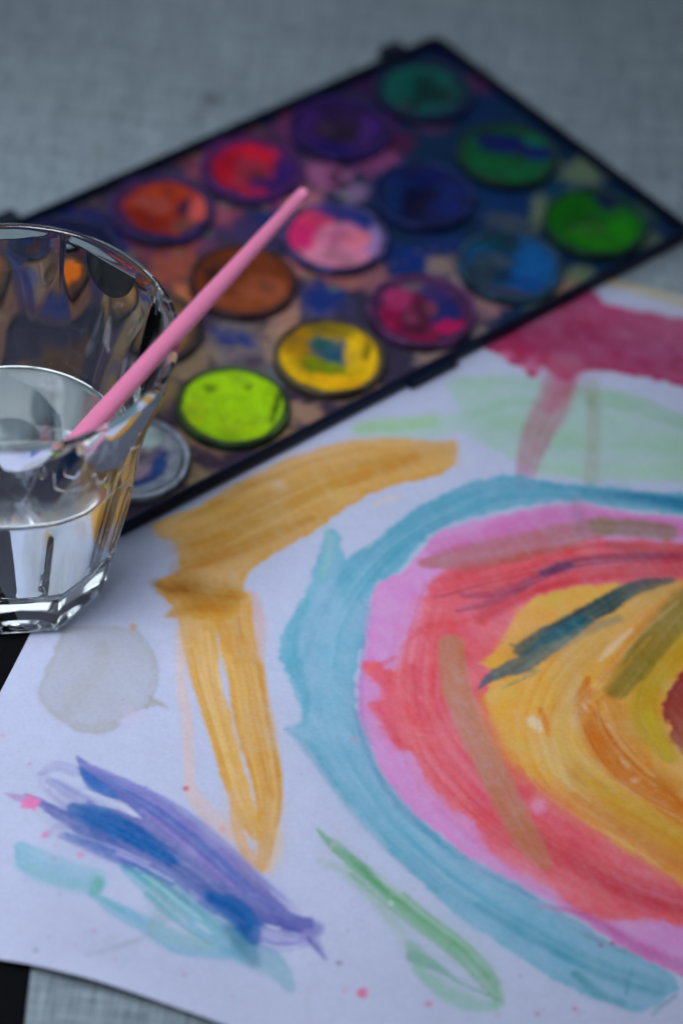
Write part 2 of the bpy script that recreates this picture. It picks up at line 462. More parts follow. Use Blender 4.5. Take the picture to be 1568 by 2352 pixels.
S(ident, [(1100, 1150), (1250, 1136), (1400, 1140)], 44, (70, 148, 188), a=0.6, soft=0.7)
S(ident, [(1110, 1150), (960, 1220), (880, 1290), (850, 1330)], [60, 62, 70, 50], (80, 152, 188), a=0.65, soft=0.7)
S(ident, [(700, 1385), (672, 1450), (672, 1520), (700, 1600), (700, 1670)], [50, 60, 62, 40, 30], (76, 158, 190), a=0.75, soft=0.6, streak=0.5)
S(ident, [(790, 1400), (760, 1500), (760, 1600), (790, 1720)], 80, (130, 178, 214), a=0.6, soft=0.9)
S(ident, [(655, 1686), (720, 1740), (800, 1850), (900, 1960), (1000, 2050)], [16, 60, 60, 46, 30], (66, 148, 180), a=0.7, soft=0.6, streak=0.6)
S(ident, [(815, 1640), (850, 1750), (920, 1860), (1010, 1940), (1120, 2010), (1230, 2075)], [22, 40, 50, 40, 40, 26], (62, 138, 180), a=0.72, soft=0.7, streak=0.5)
S(ident, [(900, 1900), (1020, 2000), (1150, 2090), (1300, 2180)], 60, (110, 168, 206), a=0.7, soft=0.9)
S(ident, [(1100, 2085), (1250, 2170), (1380, 2230), (1500, 2270)], [40, 60, 80, 80], (78, 148, 180), a=0.65, soft=0.5, streak=0.5)
S(ident, [(1320, 2240), (1380, 2290), (1420, 2305)], 40, (58, 138, 160), a=0.6, soft=0.5)
S(ident, [(1450, 2226), (1442, 2258), (1436, 2290)], 8, (50, 130, 155), a=0.7)
S(ident, [(1552, 2290), (1510, 2320), (1490, 2345)], 12, (60, 135, 160), a=0.7, taper=(0, 3))
S(ident, [(1330, 2150), (1430, 2185), (1530, 2205)], 26, (110, 140, 165), a=0.6, soft=0.6)
S(ident, [(770, 1230), (745, 1300), (700, 1400)], [40, 60, 40], (110, 175, 205), a=0.6, soft=0.9)
S(ident, [(745, 1215), (760, 1250), (740, 1320)], [40, 50, 50], (140, 185, 190), a=0.5, soft=0.9)

cv.bristles(ident([(1540, 1160), (1300, 1138), (1120, 1150), (980, 1210), (880, 1280), (800, 1380), (745, 1500), (760, 1640)]), [x * 0.5 for x in [90, 90, 130, 150, 180, 220, 250, 240]], [(60, 144, 184), (140, 184, 214), (96, 162, 200), (120, 176, 206)], n=16, a=0.26, seed=10)
cv.bristles(ident([(745, 1600), (790, 1740), (890, 1880), (1010, 2000), (1160, 2100), (1330, 2190), (1500, 2260)]), [x * 0.5 for x in [240, 230, 210, 200, 190, 190, 170]], [(56, 140, 178), (132, 178, 212), (96, 160, 198), (150, 190, 216), (78, 150, 186)], n=18, a=0.27, seed=11)

# -- lilac, red and yellow rings of the fruit shape
PL(ident, [(1800, 1225), (1568, 1193), (1432, 1177), (1311, 1161), (1215, 1174), (1104, 1195), (1018, 1217), (977, 1250), (927, 1308), (862, 1348), (846, 1420), (838, 1500), (822, 1560), (822, 1640), (845, 1720), (885, 1800), (965, 1890), (1065, 1970), (1185, 2040), (1325, 2122), (1435, 2184), (1600, 2262), (1820, 2330), (1850, 1700)], (200, 138, 206), a=0.96, soft=1.0, rough=1.0, var=0.18, edge=0.2)
S(ident, [(1000, 1262), (1150, 1220), (1310, 1190), (1568, 1222), (1760, 1250)], [70, 80, 80, 70, 70], (192, 108, 178), a=0.75, soft=0.7)
S(ident, [(1230, 2090), (1330, 2110), (1450, 2170), (1600, 2240)], [10, 40, 60, 70], (172, 100, 170), a=0.7, soft=0.8)
S(ident, [(850, 1400), (832, 1520), (828, 1640), (850, 1720)], 26, (150, 125, 195), a=0.6, soft=0.9)
RED = (212, 96, 110)
PL(ident, [(1850, 1262), (1600, 1252), (1500, 1242), (1350, 1243), (1200, 1268), (1100, 1292), (1000, 1315), (968, 1380), (940, 1440), (920, 1490), (905, 1540), (868, 1528), (826, 1520), (836, 1560), (872, 1588), (858, 1612), (836, 1616), (848, 1640), (876, 1690), (900, 1735), (948, 1748), (972, 1800), (1018, 1855), (1082, 1898), (1108, 1950), (1180, 2012), (1258, 2058), (1330, 2106), (1400, 2125), (1500, 2118), (1600, 2145), (1850, 2200)], RED, a=0.94, soft=2.2, rough=1.3, var=0.2, edge=0.1, c2=(224, 122, 138), grain=5.0)
S(ident, [(930, 1500), (925, 1600), (960, 1700), (1040, 1800)], [60, 70, 70, 60], (226, 122, 140), a=0.55, soft=0.9, streak=0.7)
S(ident, [(970, 1380), (955, 1450), (945, 1520)], [50, 60, 40], (222, 140, 170), a=0.65, soft=0.9)
S(ident, [(995, 1440), (990, 1550), (985, 1650)], [50, 40, 20], (212, 82, 88), a=0.6, soft=0.8)
S(ident, [(940, 1470), (985, 1440), (1060, 1430)], [20, 40, 60], (205, 78, 88), a=0.6, soft=0.8)
S(ident, [(905, 1515), (870, 1540), (910, 1560)], 26, (205, 92, 110), a=0.6, soft=0.7)
S(ident, [(860, 1620), (905, 1700), (940, 1730)], [20, 34, 20], (198, 82, 105), a=0.6, soft=0.9)
S(ident, [(990, 1790), (1120, 1900), (1260, 2010), (1400, 2080)], [50, 70, 80, 60], (204, 88, 104), a=0.55, soft=0.9)
S(ident, [(1170, 1880), (1300, 1970), (1420, 2040), (1600, 2090), (1800, 2140)], [50, 110, 130, 130, 130], (178, 70, 90), a=0.75, soft=0.9, streak=0.5)
S(ident, [(1020, 1420), (1060, 1500), (1070, 1600), (1130, 1700)], [60, 80, 40, 30], (212, 92, 104), a=0.7, soft=0.9)
S(ident, [(1400, 1260), (1500, 1275), (1620, 1270), (1800, 1280)], [40, 60, 80, 80], (168, 62, 78), a=0.8, soft=0.8)
S(ident, [(1060, 1310), (1200, 1280), (1320, 1270)], [30, 40, 40], (206, 76, 92), a=0.6, soft=0.9)
cv.bristles(ident([(1000, 1330), (960, 1480), (950, 1620), (1010, 1760), (1130, 1880), (1290, 1990), (1450, 2070), (1600, 2110)]), [x * 0.5 for x in [200, 240, 260, 300, 320, 340, 340, 300]], [(226, 134, 150), (200, 78, 92), (216, 104, 116), (232, 150, 166), (190, 70, 86)], n=22, a=0.28, seed=12, dry=0.4)
cv.bristles(ident([(980, 1370), (1150, 1320), (1350, 1290), (1600, 1280)]), [x * 0.5 for x in [120, 140, 150, 150]], [(196, 72, 84), (170, 90, 100), (210, 96, 104), (150, 70, 90)], n=12, a=0.5, seed=13)
S(r9, [(390, 425), (560, 402), (750, 365), (1000, 315), (1210, 262)], [40, 100, 115, 105, 80], (166, 108, 108), a=0.88, soft=0.45, streak=0.3)
S(r9, [(1190, 268), (1330, 270), (1490, 288)], [80, 84, 70], (136, 124, 112), a=0.9, soft=0.4)
S(r9, [(1080, 160), (1095, 230), (1100, 300)], 60, (140, 110, 130), a=0.45, soft=0.9)
S(r9, [(860, 450), (950, 410), (1050, 392)], 30, (205, 68, 78), a=0.7, soft=0.7)
S(r9, [(560, 490), (700, 500), (860, 470)], 50, (204, 84, 98), a=0.7, soft=0.9)
S(r9, [(560, 570), (700, 565), (870, 515), (1010, 448), (1150, 418), (1420, 405), (1600, 400)], [20, 40, 50, 60, 50, 50, 40], (112, 62, 104), a=0.8, soft=0.8, streak=0.7)
S(r9, [(930, 480), (1000, 452), (1050, 440)], [30, 44, 30], (78, 62, 112), a=0.8, soft=0.7)
S(r9, [(540, 640), (660, 615), (800, 565), (880, 520)], [14, 34, 30, 20], (128, 78, 112), a=0.75, soft=0.8)
S(r9, [(640, 680), (740, 620), (880, 560), (1000, 520), (1200, 490), (1568, 440)], [60, 60, 40, 40, 50, 110], (188, 70, 84), a=0.7, soft=0.8)

YEL = (216, 172, 84)
PL(r9, [(640, 885), (735, 780), (785, 685), (850, 610), (960, 556), (1100, 532), (1300, 526), (1568, 500), (1900, 500), (2000, 1400), (1900, 2050), (1568, 1890), (1400, 1796), (1250, 1706), (1050, 1560), (940, 1460), (830, 1370), (760, 1290), (700, 1160), (650, 1060), (672, 1000), (700, 925)], YEL, a=0.96, soft=1.3, rough=1.2, var=0.2, edge=0.0, c2=(206, 176, 110), grain=9.0)
S(r9, [(650, 1030), (680, 1180), (780, 1330), (980, 1470), (1200, 1610), (1400, 1740), (1568, 1840), (1800, 1960)], [50, 100, 120, 130, 130, 130, 130, 130], (205, 128, 82), a=0.75, soft=0.9, streak=0.45)
S(r9, [(1100, 1500), (1300, 1620), (1568, 1780)], [80, 110, 110], (186, 128, 62), a=0.6, soft=0.9)
S(r9, [(760, 1050), (760, 1200), (860, 1330), (960, 1400)], [60, 110, 110, 60], (222, 174, 80), a=0.6, soft=0.9)
S(r9, [(1080, 920), (1040, 1060), (980, 1200), (1010, 1350), (1060, 1450)], [90, 130, 150, 140, 60], (202, 178, 128), a=0.85, soft=0.9, streak=0.6)
S(r9, [(1090, 950), (1070, 1080), (1110, 1220), (1200, 1330), (1300, 1420)], [50, 60, 60, 50, 30], (206, 184, 150), a=0.75, soft=0.8, streak=0.5)
B(r9, 895, 1160, 36, 44, (216, 202, 186), a=0.95, soft=0.5, rot=35)
S(r9, [(920, 1100), (940, 1170), (955, 1220)], [26, 30, 10], (206, 126, 42), a=0.85, soft=0.6)
S(r9, [(970, 1240), (1000, 1330), (1040, 1430)], [30, 36, 26], (214, 190, 140), a=0.8, soft=0.7)
B(r9, 1090, 1400, 70, 60, (176, 150, 100), a=0.5, soft=0.9)
S(r9, [(1180, 1430), (1280, 1510), (1400, 1580), (1568, 1680), (1750, 1780)], [60, 110, 120, 120, 120], (186, 148, 50), a=0.75, soft=0.8, streak=0.5)
S(r9, [(1420, 1470), (1470, 1520), (1530, 1580)], [26, 34, 14], (208, 184, 160), a=0.8, soft=0.7)
S(r9, [(1130, 960), (1115, 1060), (1160, 1170), (1230, 1280), (1330, 1390), (1450, 1470), (1568, 1560), (1750, 1640)], [30, 80, 130, 160, 130, 110, 110, 110], (192, 106, 28), a=0.9, soft=0.6, streak=0.4)
S(r9, [(1170, 1030), (1250, 1080), (1320, 1230), (1400, 1350), (1520, 1450)], [50, 100, 110, 110, 110], (188, 122, 44), a=0.65, soft=0.8)
for x, y, rx, ry in ((1140, 1065, 16, 20), (1120, 1090, 12, 24), (1310, 1350, 14, 30), (1350, 1410, 30, 14), (1290, 1330, 10, 20)):
    B(r9, x, y, rx, ry, (214, 184, 150), a=0.75, soft=0.8, rot=30)
S(r9, [(1500, 560), (1330, 640), (1200, 760), (1050, 900), (980, 980)], [60, 100, 120, 110, 50], (198, 166, 108), a=0.8, soft=0.8, streak=0.5)
S(r9, [(1330, 740), (1240, 820), (1180, 880)], [20, 34, 14], (216, 196, 176), a=0.85, soft=0.7)
S(r9, [(1568, 560), (1430, 680), (1300, 830), (1200, 960)], [50, 60, 60, 50], (196, 130, 60), a=0.75, soft=0.8)
S(r9, [(1750, 640), (1568, 800), (1440, 940), (1385, 1080), (1420, 1200), (1500, 1310)], [120, 120, 130, 140, 120, 60], (176, 152, 44), a=0.92, soft=0.6, streak=0.35)
S(r9, [(1400, 1120), (1460, 1220), (1500, 1300)], [50, 60, 40], (192, 170, 44), a=0.7, soft=0.8)
S(r9, [(1760, 440), (1568, 640), (1420, 800), (1330, 920), (1265, 1010)], [130, 130, 130, 120, 100], (118, 114, 50), a=0.9, soft=0.4, streak=0.3)
PL(r9, [(1640, 800), (1568, 900), (1505, 985), (1466, 1075), (1495, 1190), (1540, 1275), (1700, 1330), (1850, 1100), (1800, 800)], (142, 54, 70), a=0.95, soft=1.2, var=0.2)
cv.bristles(r9([(1560, 540), (1350, 680), (1150, 860), (1020, 1020), (960, 1180), (1010, 1350), (1180, 1480), (1400, 1600), (1600, 1720)]), [x * H for x in [140, 260, 320, 340, 340, 320, 300, 300, 300]], [(226, 184, 96), (204, 150, 70), (212, 190, 140), (196, 132, 52), (222, 200, 160), (206, 166, 70)], n=22, a=0.27, seed=14, dry=0.35)
cv.bristles(r9([(1150, 1000), (1170, 1150), (1260, 1290), (1400, 1420), (1560, 1510)]), [x * H for x in [90, 140, 170, 150, 130]], [(180, 92, 20), (206, 134, 60), (196, 110, 30), (216, 176, 120)], n=12, a=0.55, seed=15)
S(r9, [(1510, 512), (1350, 548), (1200, 630), (1040, 715), (900, 780), (830, 830)], [26, 60, 80, 80, 70, 60], (30, 86, 106), a=0.97, soft=0.35, rough=0.35, streak=0.2)
S(r9, [(1100, 700), (960, 800), (860, 880), (760, 920), (690, 950), (640, 1000)], [60, 80, 70, 60, 40, 10], (40, 100, 122), a=0.95, soft=0.4, rough=0.5, streak=0.3, dry=0.25)
S(r9, [(1270, 690), (1120, 740), (960, 830), (860, 900)], [40, 60, 60, 30], (112, 132, 132), a=0.6, soft=0.8)
S(r9, [(780, 800), (815, 808), (840, 800)], [10, 16, 10], (50, 100, 115), a=0.8)
S(r9, [(900, 925), (820, 965), (740, 1000)], [24, 20, 6], (110, 140, 120), a=0.7, dry=0.4)
S(r9, [(515, 795), (528, 960), (580, 1130), (660, 1300), (740, 1460), (800, 1580), (860, 1690), (930, 1800)], [112, 112, 108, 112, 120, 115, 110, 70], (172, 136, 114), a=0.9, soft=0.4, streak=0.4, rough=0.25)
B(r8, 910, 590, 40, 40, (214, 146, 186), a=0.85, soft=0.8)
B(r8, 850, 520, 50, 40, (200, 80, 110), a=0.5, soft=0.9)

# -- ochre stroke with its drips
S(r10, [(815, 180), (822, 400), (850, 600), (862, 850), (885, 930), (980, 1040), (1090, 1120)], [30, 44, 50, 46, 60, 60, 60], (206, 178, 172), a=0.6, soft=0.4, streak=0.4, edge=0.4)
S(r10, [(1140, 0), (1172, 120), (1176, 250), (1185, 330)], [60, 60, 46, 24], (190, 164, 172), a=0.75, soft=0.4, edge=0.3)
OC, OCD = (190, 150, 76), (160, 118, 40)
S(r10, [(900, 60), (905, 200), (935, 400), (1000, 620), (1065, 850), (1120, 1010), (1165, 1095)], [150, 140, 110, 96, 90, 80, 50], (198, 158, 84), a=0.96, soft=0.2, streak=0.22, rough=0.16, edge=0.2)
S(r10, [(1050, 40), (1075, 200), (1120, 380), (1145, 560), (1195, 780), (1222, 950), (1212, 1080), (1195, 1230)], [160, 140, 140, 150, 130, 100, 80, 50], (194, 152, 72), a=0.96, soft=0.2, streak=0.25, rough=0.16, edge=0.2)
S(r10, [(1000, 240), (1050, 360), (1080, 500), (1095, 640)], [40, 36, 30, 20], (206, 172, 110), a=0.7, soft=0.6)
S(r10, [(940, 180), (975, 330), (1000, 430)], [20, 34, 14], (214, 190, 150), a=0.6, soft=0.7)
S(r10, [(1060, 960), (1075, 1070), (1120, 1180), (1190, 1245)], [36, 40, 44, 36], (200, 158, 86), a=0.9, soft=0.25, streak=0.35)
S(r10, [(1262, 1070), (1258, 1170), (1220, 1262)], [30, 34, 30], (206, 182, 150), a=0.6, soft=0.3, edge=0.4)
S(r10, [(1160, 700), (1200, 850), (1200, 1000)], 26, (168, 122, 48), a=0.55, soft=0.7)
cv.bristles(r10([(900, 80), (905, 220), (935, 400), (1000, 620), (1065, 850), (1120, 1010), (1165, 1095)]), [x * H for x in [150, 140, 110, 96, 90, 80, 50]], [(178, 134, 54), (206, 170, 108), (190, 146, 66), (216, 190, 146)], n=12, a=0.42, seed=7)
cv.bristles(r10([(1050, 60), (1075, 200), (1120, 380), (1145, 560), (1195, 780), (1222, 950), (1205, 1100)]), [x * H for x in [150, 140, 140, 150, 130, 100, 70]], [(172, 126, 48), (204, 166, 98), (186, 140, 58), (214, 184, 132)], n=14, a=0.42, seed=8)
PL(r5, [(115, 820), (200, 778), (330, 728), (470, 650), (600, 588), (760, 510), (900, 468), (1050, 432), (1250, 430), (1440, 446), (1498, 440), (1512, 505), (1482, 580), (1400, 610), (1250, 640), (1150, 672), (1060, 712), (960, 780), (850, 862), (740, 920), (640, 982), (562, 1040), (545, 1110), (530, 1180), (500, 1240), (420, 1270), (290, 1262), (165, 1250), (215, 1195), (140, 1142), (130, 1090), (170, 1060), (236, 1040), (232, 960), (226, 912), (160, 882)], OC, a=0.96, soft=0.9, rough=0.8, var=0.12, edge=0.12)
for pts, w, c, a in (([(150, 840), (400, 790), (600, 690), (800, 600), (1000, 530)], [60, 60, 50, 40, 30], (198, 160, 104), 0.6), ([(600, 600), (800, 530), (1050, 470), (1300, 460)], [40, 80, 80, 50], (202, 164, 118), 0.7), ([(240, 930), (500, 850), (750, 740), (1000, 610), (1200, 540), (1320, 520)], [60, 80, 80, 60, 60, 40], (182, 138, 54), 0.65), ([(250, 1020), (450, 950), (650, 870), (850, 790)], [70, 80, 60, 30], (166, 122, 44), 0.7), ([(960, 720), (1100, 640), (1300, 590), (1480, 540)], [40, 60, 60, 60], (200, 162, 104), 0.5), ([(1020, 640), (1150, 570), (1300, 530)], [30, 60, 40], (176, 130, 50), 0.6), ([(250, 1090), (330, 1130), (480, 1140)], [120, 170, 90], (146, 104, 40), 0.75), ([(140, 1090), (200, 1120), (300, 1110)], [50, 70, 90], (140, 98, 28), 0.7), ([(450, 700), (650, 640), (720, 630)], [30, 36, 20], (205, 175, 140), 0.6), ([(200, 1240), (330, 1200), (450, 1190)], [30, 70, 80], (160, 118, 44), 0.6)):  # darkest browns by the glass: ochre with the glass's shadow painted in
    S(r5, pts, w, c, a=a, soft=0.9, streak=0.5)
cv.bristles(r5([(180, 900), (400, 830), (650, 700), (900, 590), (1150, 530), (1480, 510)]), [x * H for x in [160, 230, 240, 210, 170, 130]], [(166, 122, 44), (204, 168, 112), (182, 138, 58), (150, 110, 40), (206, 176, 128)], n=20, a=0.36, seed=9)
B(r5, 690, 640, 50, 26, (198, 178, 160), a=0.7, soft=0.9)
B(r5, 960, 680, 50, 30, (190, 172, 124), a=0.5, soft=0.9)
S(r5, [(1120, 730), (1200, 700), (1260, 685)], [14, 24, 14], (200, 190, 190), a=0.6)

# -- grey water stain by the glass
PL(r10, [(280, 150), (420, 135), (560, 145), (645, 200), (702, 280), (716, 380), (690, 470), (742, 498), (755, 525), (660, 532), (600, 560), (542, 592), (520, 630), (420, 646), (330, 620), (230, 550), (170, 480), (190, 380), (240, 260)], (160, 168, 190), a=0.8, soft=1.0, rough=0.7, var=0.35, edge=0.55)
for pts, w, c, a in (([(600, 140), (680, 250), (715, 360), (700, 450), (665, 520)], 16, (140, 146, 152), 0.6), ([(330, 600), (440, 618), (535, 600)], [30, 50, 30], (152, 158, 166), 0.6), ([(470, 220), (440, 380), (330, 470), (300, 560)], [60, 80, 60, 40], (158, 162, 172), 0.5), ([(665, 525), (700, 490), (752, 520)], 20, (150, 156, 164), 0.6), ([(190, 470), (240, 550), (340, 600)], 24, (160, 164, 178), 0.5)):
    S(r10, pts, w, c, a=a, soft=0.7)
B(r10, 605, 150, 22, 20, (176, 150, 120), a=0.8, soft=0.5)
B(r10, 600, 560, 70, 40, (186, 180, 214), a=0.5, soft=0.9)

# -- violet, blue and turquoise strokes
PU = (112, 118, 186)
S(r7, [(95, 780), (150, 850), (260, 900), (420, 940)], [50, 120, 130, 110], (126, 174, 206), a=0.95, soft=0.4, streak=0.45)
S(r7, [(420, 1000), (540, 1080), (680, 1165), (830, 1245), (1010, 1275)], [30, 70, 80, 90, 60], (112, 168, 206), a=0.92, soft=0.35, streak=0.5)
S(r7, [(590, 870), (720, 970), (850, 1085), (980, 1180), (1100, 1270)], [70, 110, 120, 110, 90], (98, 164, 200), a=0.95, soft=0.4, streak=0.5, dry=0.15)
S(r7, [(1080, 1190), (1180, 1270), (1260, 1340), (1315, 1420)], [120, 120, 90, 50], (128, 170, 200), a=0.92, soft=0.35, streak=0.4)
S(r7, [(740, 960), (750, 1060), (690, 1160)], [120, 140, 60], (134, 166, 188), a=0.7, soft=0.6, dry=0.4, streak=0.6, bristle=8)
S(r7, [(700, 1180), (800, 1210), (960, 1240)], [60, 90, 60], (142, 178, 200), a=0.7, soft=0.7)
B(r7, 438, 960, 36, 48, (88, 162, 160), a=0.85, soft=0.6)
S(r7, [(410, 1000), (470, 1030), (560, 1090)], [16, 20, 16], (100, 168, 182), a=0.7)
S(r7, [(130, 870), (220, 930), (400, 960)], [20, 24, 20], (120, 172, 186), a=0.5)
S(r7, [(395, 1320), (520, 1280), (690, 1200)], [16, 22, 8], (146, 158, 184), a=0.7, dry=0.5)
S(r7, [(430, 1270), (520, 1220)], 20, (160, 168, 198), a=0.5, dry=0.5)
S(r7, [(190, 440), (260, 408), (350, 430)], [26, 40, 40], (142, 150, 204), a=0.6, edge=0.5)
S(r7, [(190, 440), (230, 500), (330, 560), (420, 610)], [30, 70, 90, 60], (150, 156, 206), a=0.5, dry=0.5, streak=0.6, bristle=7)
PL(r7, [(345, 358), (480, 432), (640, 502), (780, 592), (900, 682), (1040, 792), (1150, 882), (1230, 972), (1310, 1052), (1380, 1087), (1425, 1092), (1410, 1190), (1330, 1160), (1200, 1130), (1130, 1150), (1010, 1080), (900, 1010), (780, 910), (650, 835), (500, 785), (380, 742), (300, 692), (180, 602), (105, 530), (200, 562), (330, 622), (400, 560), (450, 590), (540, 610), (640, 650), (560, 592), (490, 562), (420, 520), (370, 452)], PU, a=0.97, soft=0.5, rough=0.35, var=0.15, scale=6, edge=0.35)
S(r7, [(285, 735), (420, 775), (560, 822), (700, 892), (860, 985), (960, 1060)], [30, 60, 60, 70, 70, 60], (112, 126, 190), a=0.85, soft=0.35, streak=0.5, dry=0.3)
S(r7, [(300, 730), (420, 775), (500, 800)], [16, 26, 16], (50, 108, 178), a=0.8, soft=0.5)
S(r7, [(335, 600), (440, 645), (560, 705), (680, 770), (790, 850)], [40, 100, 100, 80, 60], (18, 100, 172), a=0.93, soft=0.35, streak=0.25)
S(r7, [(520, 650), (640, 720), (760, 800), (860, 880)], [40, 60, 80, 80], (52, 92, 160), a=0.7, soft=0.7, streak=0.5)
S(r7, [(370, 420), (430, 490), (520, 545)], [20, 60, 40], (52, 112, 184), a=0.8, soft=0.5)
S(r7, [(620, 590), (760, 650), (900, 760), (1040, 900)], [30, 40, 40, 30], (94, 128, 190), a=0.6, soft=0.7, streak=0.6)
S(r7, [(700, 650), (850, 760), (960, 880), (1080, 960)], [30, 40, 46, 30], (146, 126, 196), a=0.65, soft=0.7, streak=0.6)
S(r7, [(850, 690), (980, 790), (1100, 880), (1200, 990)], [40, 50, 50, 40], (132, 112, 170), a=0.6, soft=0.7, streak=0.5)
S(r7, [(880, 710), (1000, 830), (1120, 960)], [12, 16, 10], (66, 116, 180), a=0.7)
S(r7, [(780, 850), (900, 930), (1050, 1030), (1180, 1120)], [60, 90, 90, 60], (72, 98, 166), a=0.75, soft=0.6, streak=0.6)
S(r7, [(500, 520), (600, 540), (680, 590)], [40, 60, 50], (122, 128, 196), a=0.6, soft=0.7)
S(r7, [(950, 1010), (1050, 1060), (1120, 1130), (1150, 1200)], [60, 110, 130, 60], (26, 104, 172), a=0.9, soft=0.5, rough=0.4, streak=0.35)
S(r7, [(1050, 1150), (1110, 1230), (1150, 1310)], [80, 110, 60], (72, 126, 162), a=0.75, soft=0.6, dry=0.25)
S(r7, [(1150, 1180), (1250, 1222), (1390, 1210)], [40, 60, 40], (140, 148, 208), a=0.75, soft=0.3, dry=0.35, bristle=6)
S(r7, [(1200, 1100), (1300, 1130), (1410, 1150)], [60, 80, 90], (98, 108, 184), a=0.8, soft=0.5)
S(r7, [(1395, 1170), (1440, 1230), (1482, 1292)], [50, 46, 8], (140, 138, 200), a=0.8, soft=0.35)
S(r7, [(1400, 1190), (1440, 1240), (1475, 1290)], [10, 16, 6], (82, 104, 180), a=0.8)
S(r7, [(1210, 1128), (1250, 1145), (1290, 1158)], [8, 16, 6], (190, 200, 232), a=0.95)
B(r7, 1140, 988, 18, 10, (190, 198, 232), a=0.9)
for x in range(6):
    S(r7, [(520 + x * 60, 800 + x * 34), (570 + x * 60, 815 + x * 40), (640 + x * 60, 850 + x * 46)], [4, 7, 3], (168, 178, 224), a=0.75, soft=0.5)
B(r7, 890, 1150, 6, 4, (190, 200, 232))
S(r7, [(890, 1130), (930, 1160), (960, 1185)], [6, 12, 5], (188, 202, 230), a=0.9)
S(r7, [(30, 535), (80, 555), (130, 565)], [10, 26, 40], (158, 132, 192), a=0.8)
cv.bristles(r7([(370, 400), (500, 480), (700, 590), (880, 720), (1050, 870), (1200, 1000), (1380, 1110)]), [x * H for x in [40, 70, 120, 150, 150, 120, 70]], [(92, 104, 182), (138, 126, 198), (122, 134, 204), (70, 96, 176), (150, 140, 206), (84, 118, 190)], n=22, a=0.6, seed=1)
cv.bristles(r7([(150, 570), (330, 650), (520, 730), (720, 850), (920, 1000), (1120, 1130)]), [x * H for x in [40, 90, 130, 150, 150, 110]], [(20, 100, 172), (60, 96, 168), (108, 118, 192), (150, 150, 212), (44, 90, 160)], n=16, a=0.45, seed=2)
cv.bristles(r7([(560, 850), (700, 960), (840, 1080), (1000, 1190)]), [x * H for x in [80, 130, 150, 110]], [(120, 182, 200), (160, 196, 220), (92, 160, 182), (140, 166, 190)], n=12, a=0.6, seed=3)
cv.bristles(r7([(1130, 1150), (1240, 1195), (1390, 1200)]), [x * H for x in [50, 90, 60]], [(188, 196, 230), (120, 126, 196), (150, 156, 214), (96, 106, 182)], n=9, a=0.8, seed=4)
cv.bristles(r7([(200, 470), (300, 540), (420, 610)]), [x * H for x in [60, 110, 90]], [(150, 156, 206), (124, 134, 198), (170, 176, 214)], n=9, a=0.6, seed=5)
cv.bristles(r7([(300, 735), (450, 785), (620, 850), (800, 950)]), [x * H for x in [40, 70, 80, 60]], [(176, 184, 226), (84, 108, 186), (130, 138, 204)], n=9, a=0.7, seed=6)
S(r7, [(335, 598), (440, 645), (560, 705), (680, 770), (780, 838)], [44, 92, 88, 66, 40], (10, 96, 172), a=0.85, soft=0.4, streak=0.3, rough=0.3)
S(r7, [(960, 1015), (1050, 1062), (1120, 1130), (1152, 1200)], [44, 90, 108, 50], (16, 98, 172), a=0.8, soft=0.45, rough=0.45, streak=0.35)
S(r7, [(300, 728), (420, 772), (520, 806)], [16, 30, 14], (34, 100, 176), a=0.8, soft=0.5)
S(r7, [(380, 430), (440, 495), (520, 545)], [14, 44, 26], (40, 106, 184), a=0.75, soft=0.5)
S(r7, [(390, 520), (480, 560), (560, 592), (640, 648)], [10, 22, 26, 6], (186, 196, 230), a=0.9, soft=0.4)
B(r7, 140, 580, 48, 30, (206, 118, 180), a=0.95, soft=0.3)
B(r7, 206, 732, 18, 16, (206, 120, 175), a=0.9)
S(r7, [(215, 740), (250, 700), (300, 690)], [20, 26, 30], (146, 150, 200), a=0.55, dry=0.3)

# -- green stroke
S(ident, [(727, 1912), (765, 1950), (820, 1995), (880, 2050), (930, 2095)], [10, 50, 52, 44, 30], (74, 150, 92), a=0.88, soft=0.5, streak=0.45, rough=0.35)
S(ident, [(730, 1985), (790, 2010), (850, 2070), (900, 2120), (940, 2180), (965, 2210)], [30, 60, 60, 56, 46, 30], (142, 172, 172), a=0.7, soft=0.8, streak=0.6)
S(r8, [(250, 1010), (400, 1120), (520, 1200), (620, 1290), (700, 1400), (735, 1480)], [50, 70, 70, 70, 70, 40], (128, 172, 156), a=0.8, soft=0.4, streak=0.5, dry=0.3, bristle=6)
S(r8, [(330, 1090), (450, 1180), (560, 1290), (640, 1380)], [14, 20, 20, 12], (104, 164, 140), a=0.7)
S(r8, [(340, 1270), (440, 1310), (560, 1390), (740, 1472)], [50, 34, 14, 8], (76, 152, 128), a=0.8, streak=0.3)
S(r8, [(370, 1330), (470, 1420), (580, 1480), (705, 1500)], [60, 80, 80, 40], (126, 176, 166), a=0.8, soft=0.4, streak=0.5, dry=0.2)
S(r8, [(340, 1230), (390, 1290), (450, 1300)], [60, 70, 20], (106, 162, 140), a=0.7, soft=0.6)
cv.bristles(r8([(-40, 760), (120, 900), (260, 1020), (420, 1140), (560, 1240), (680, 1370), (735, 1470)]), [x * H for x in [40, 110, 100, 90, 90, 80, 40]], [(70, 150, 92), (120, 172, 150), (160, 190, 176), (96, 160, 120)], n=12, a=0.6, seed=16)
B(r8, 240, 1030, 12, 10, (190, 205, 220), a=0.9)

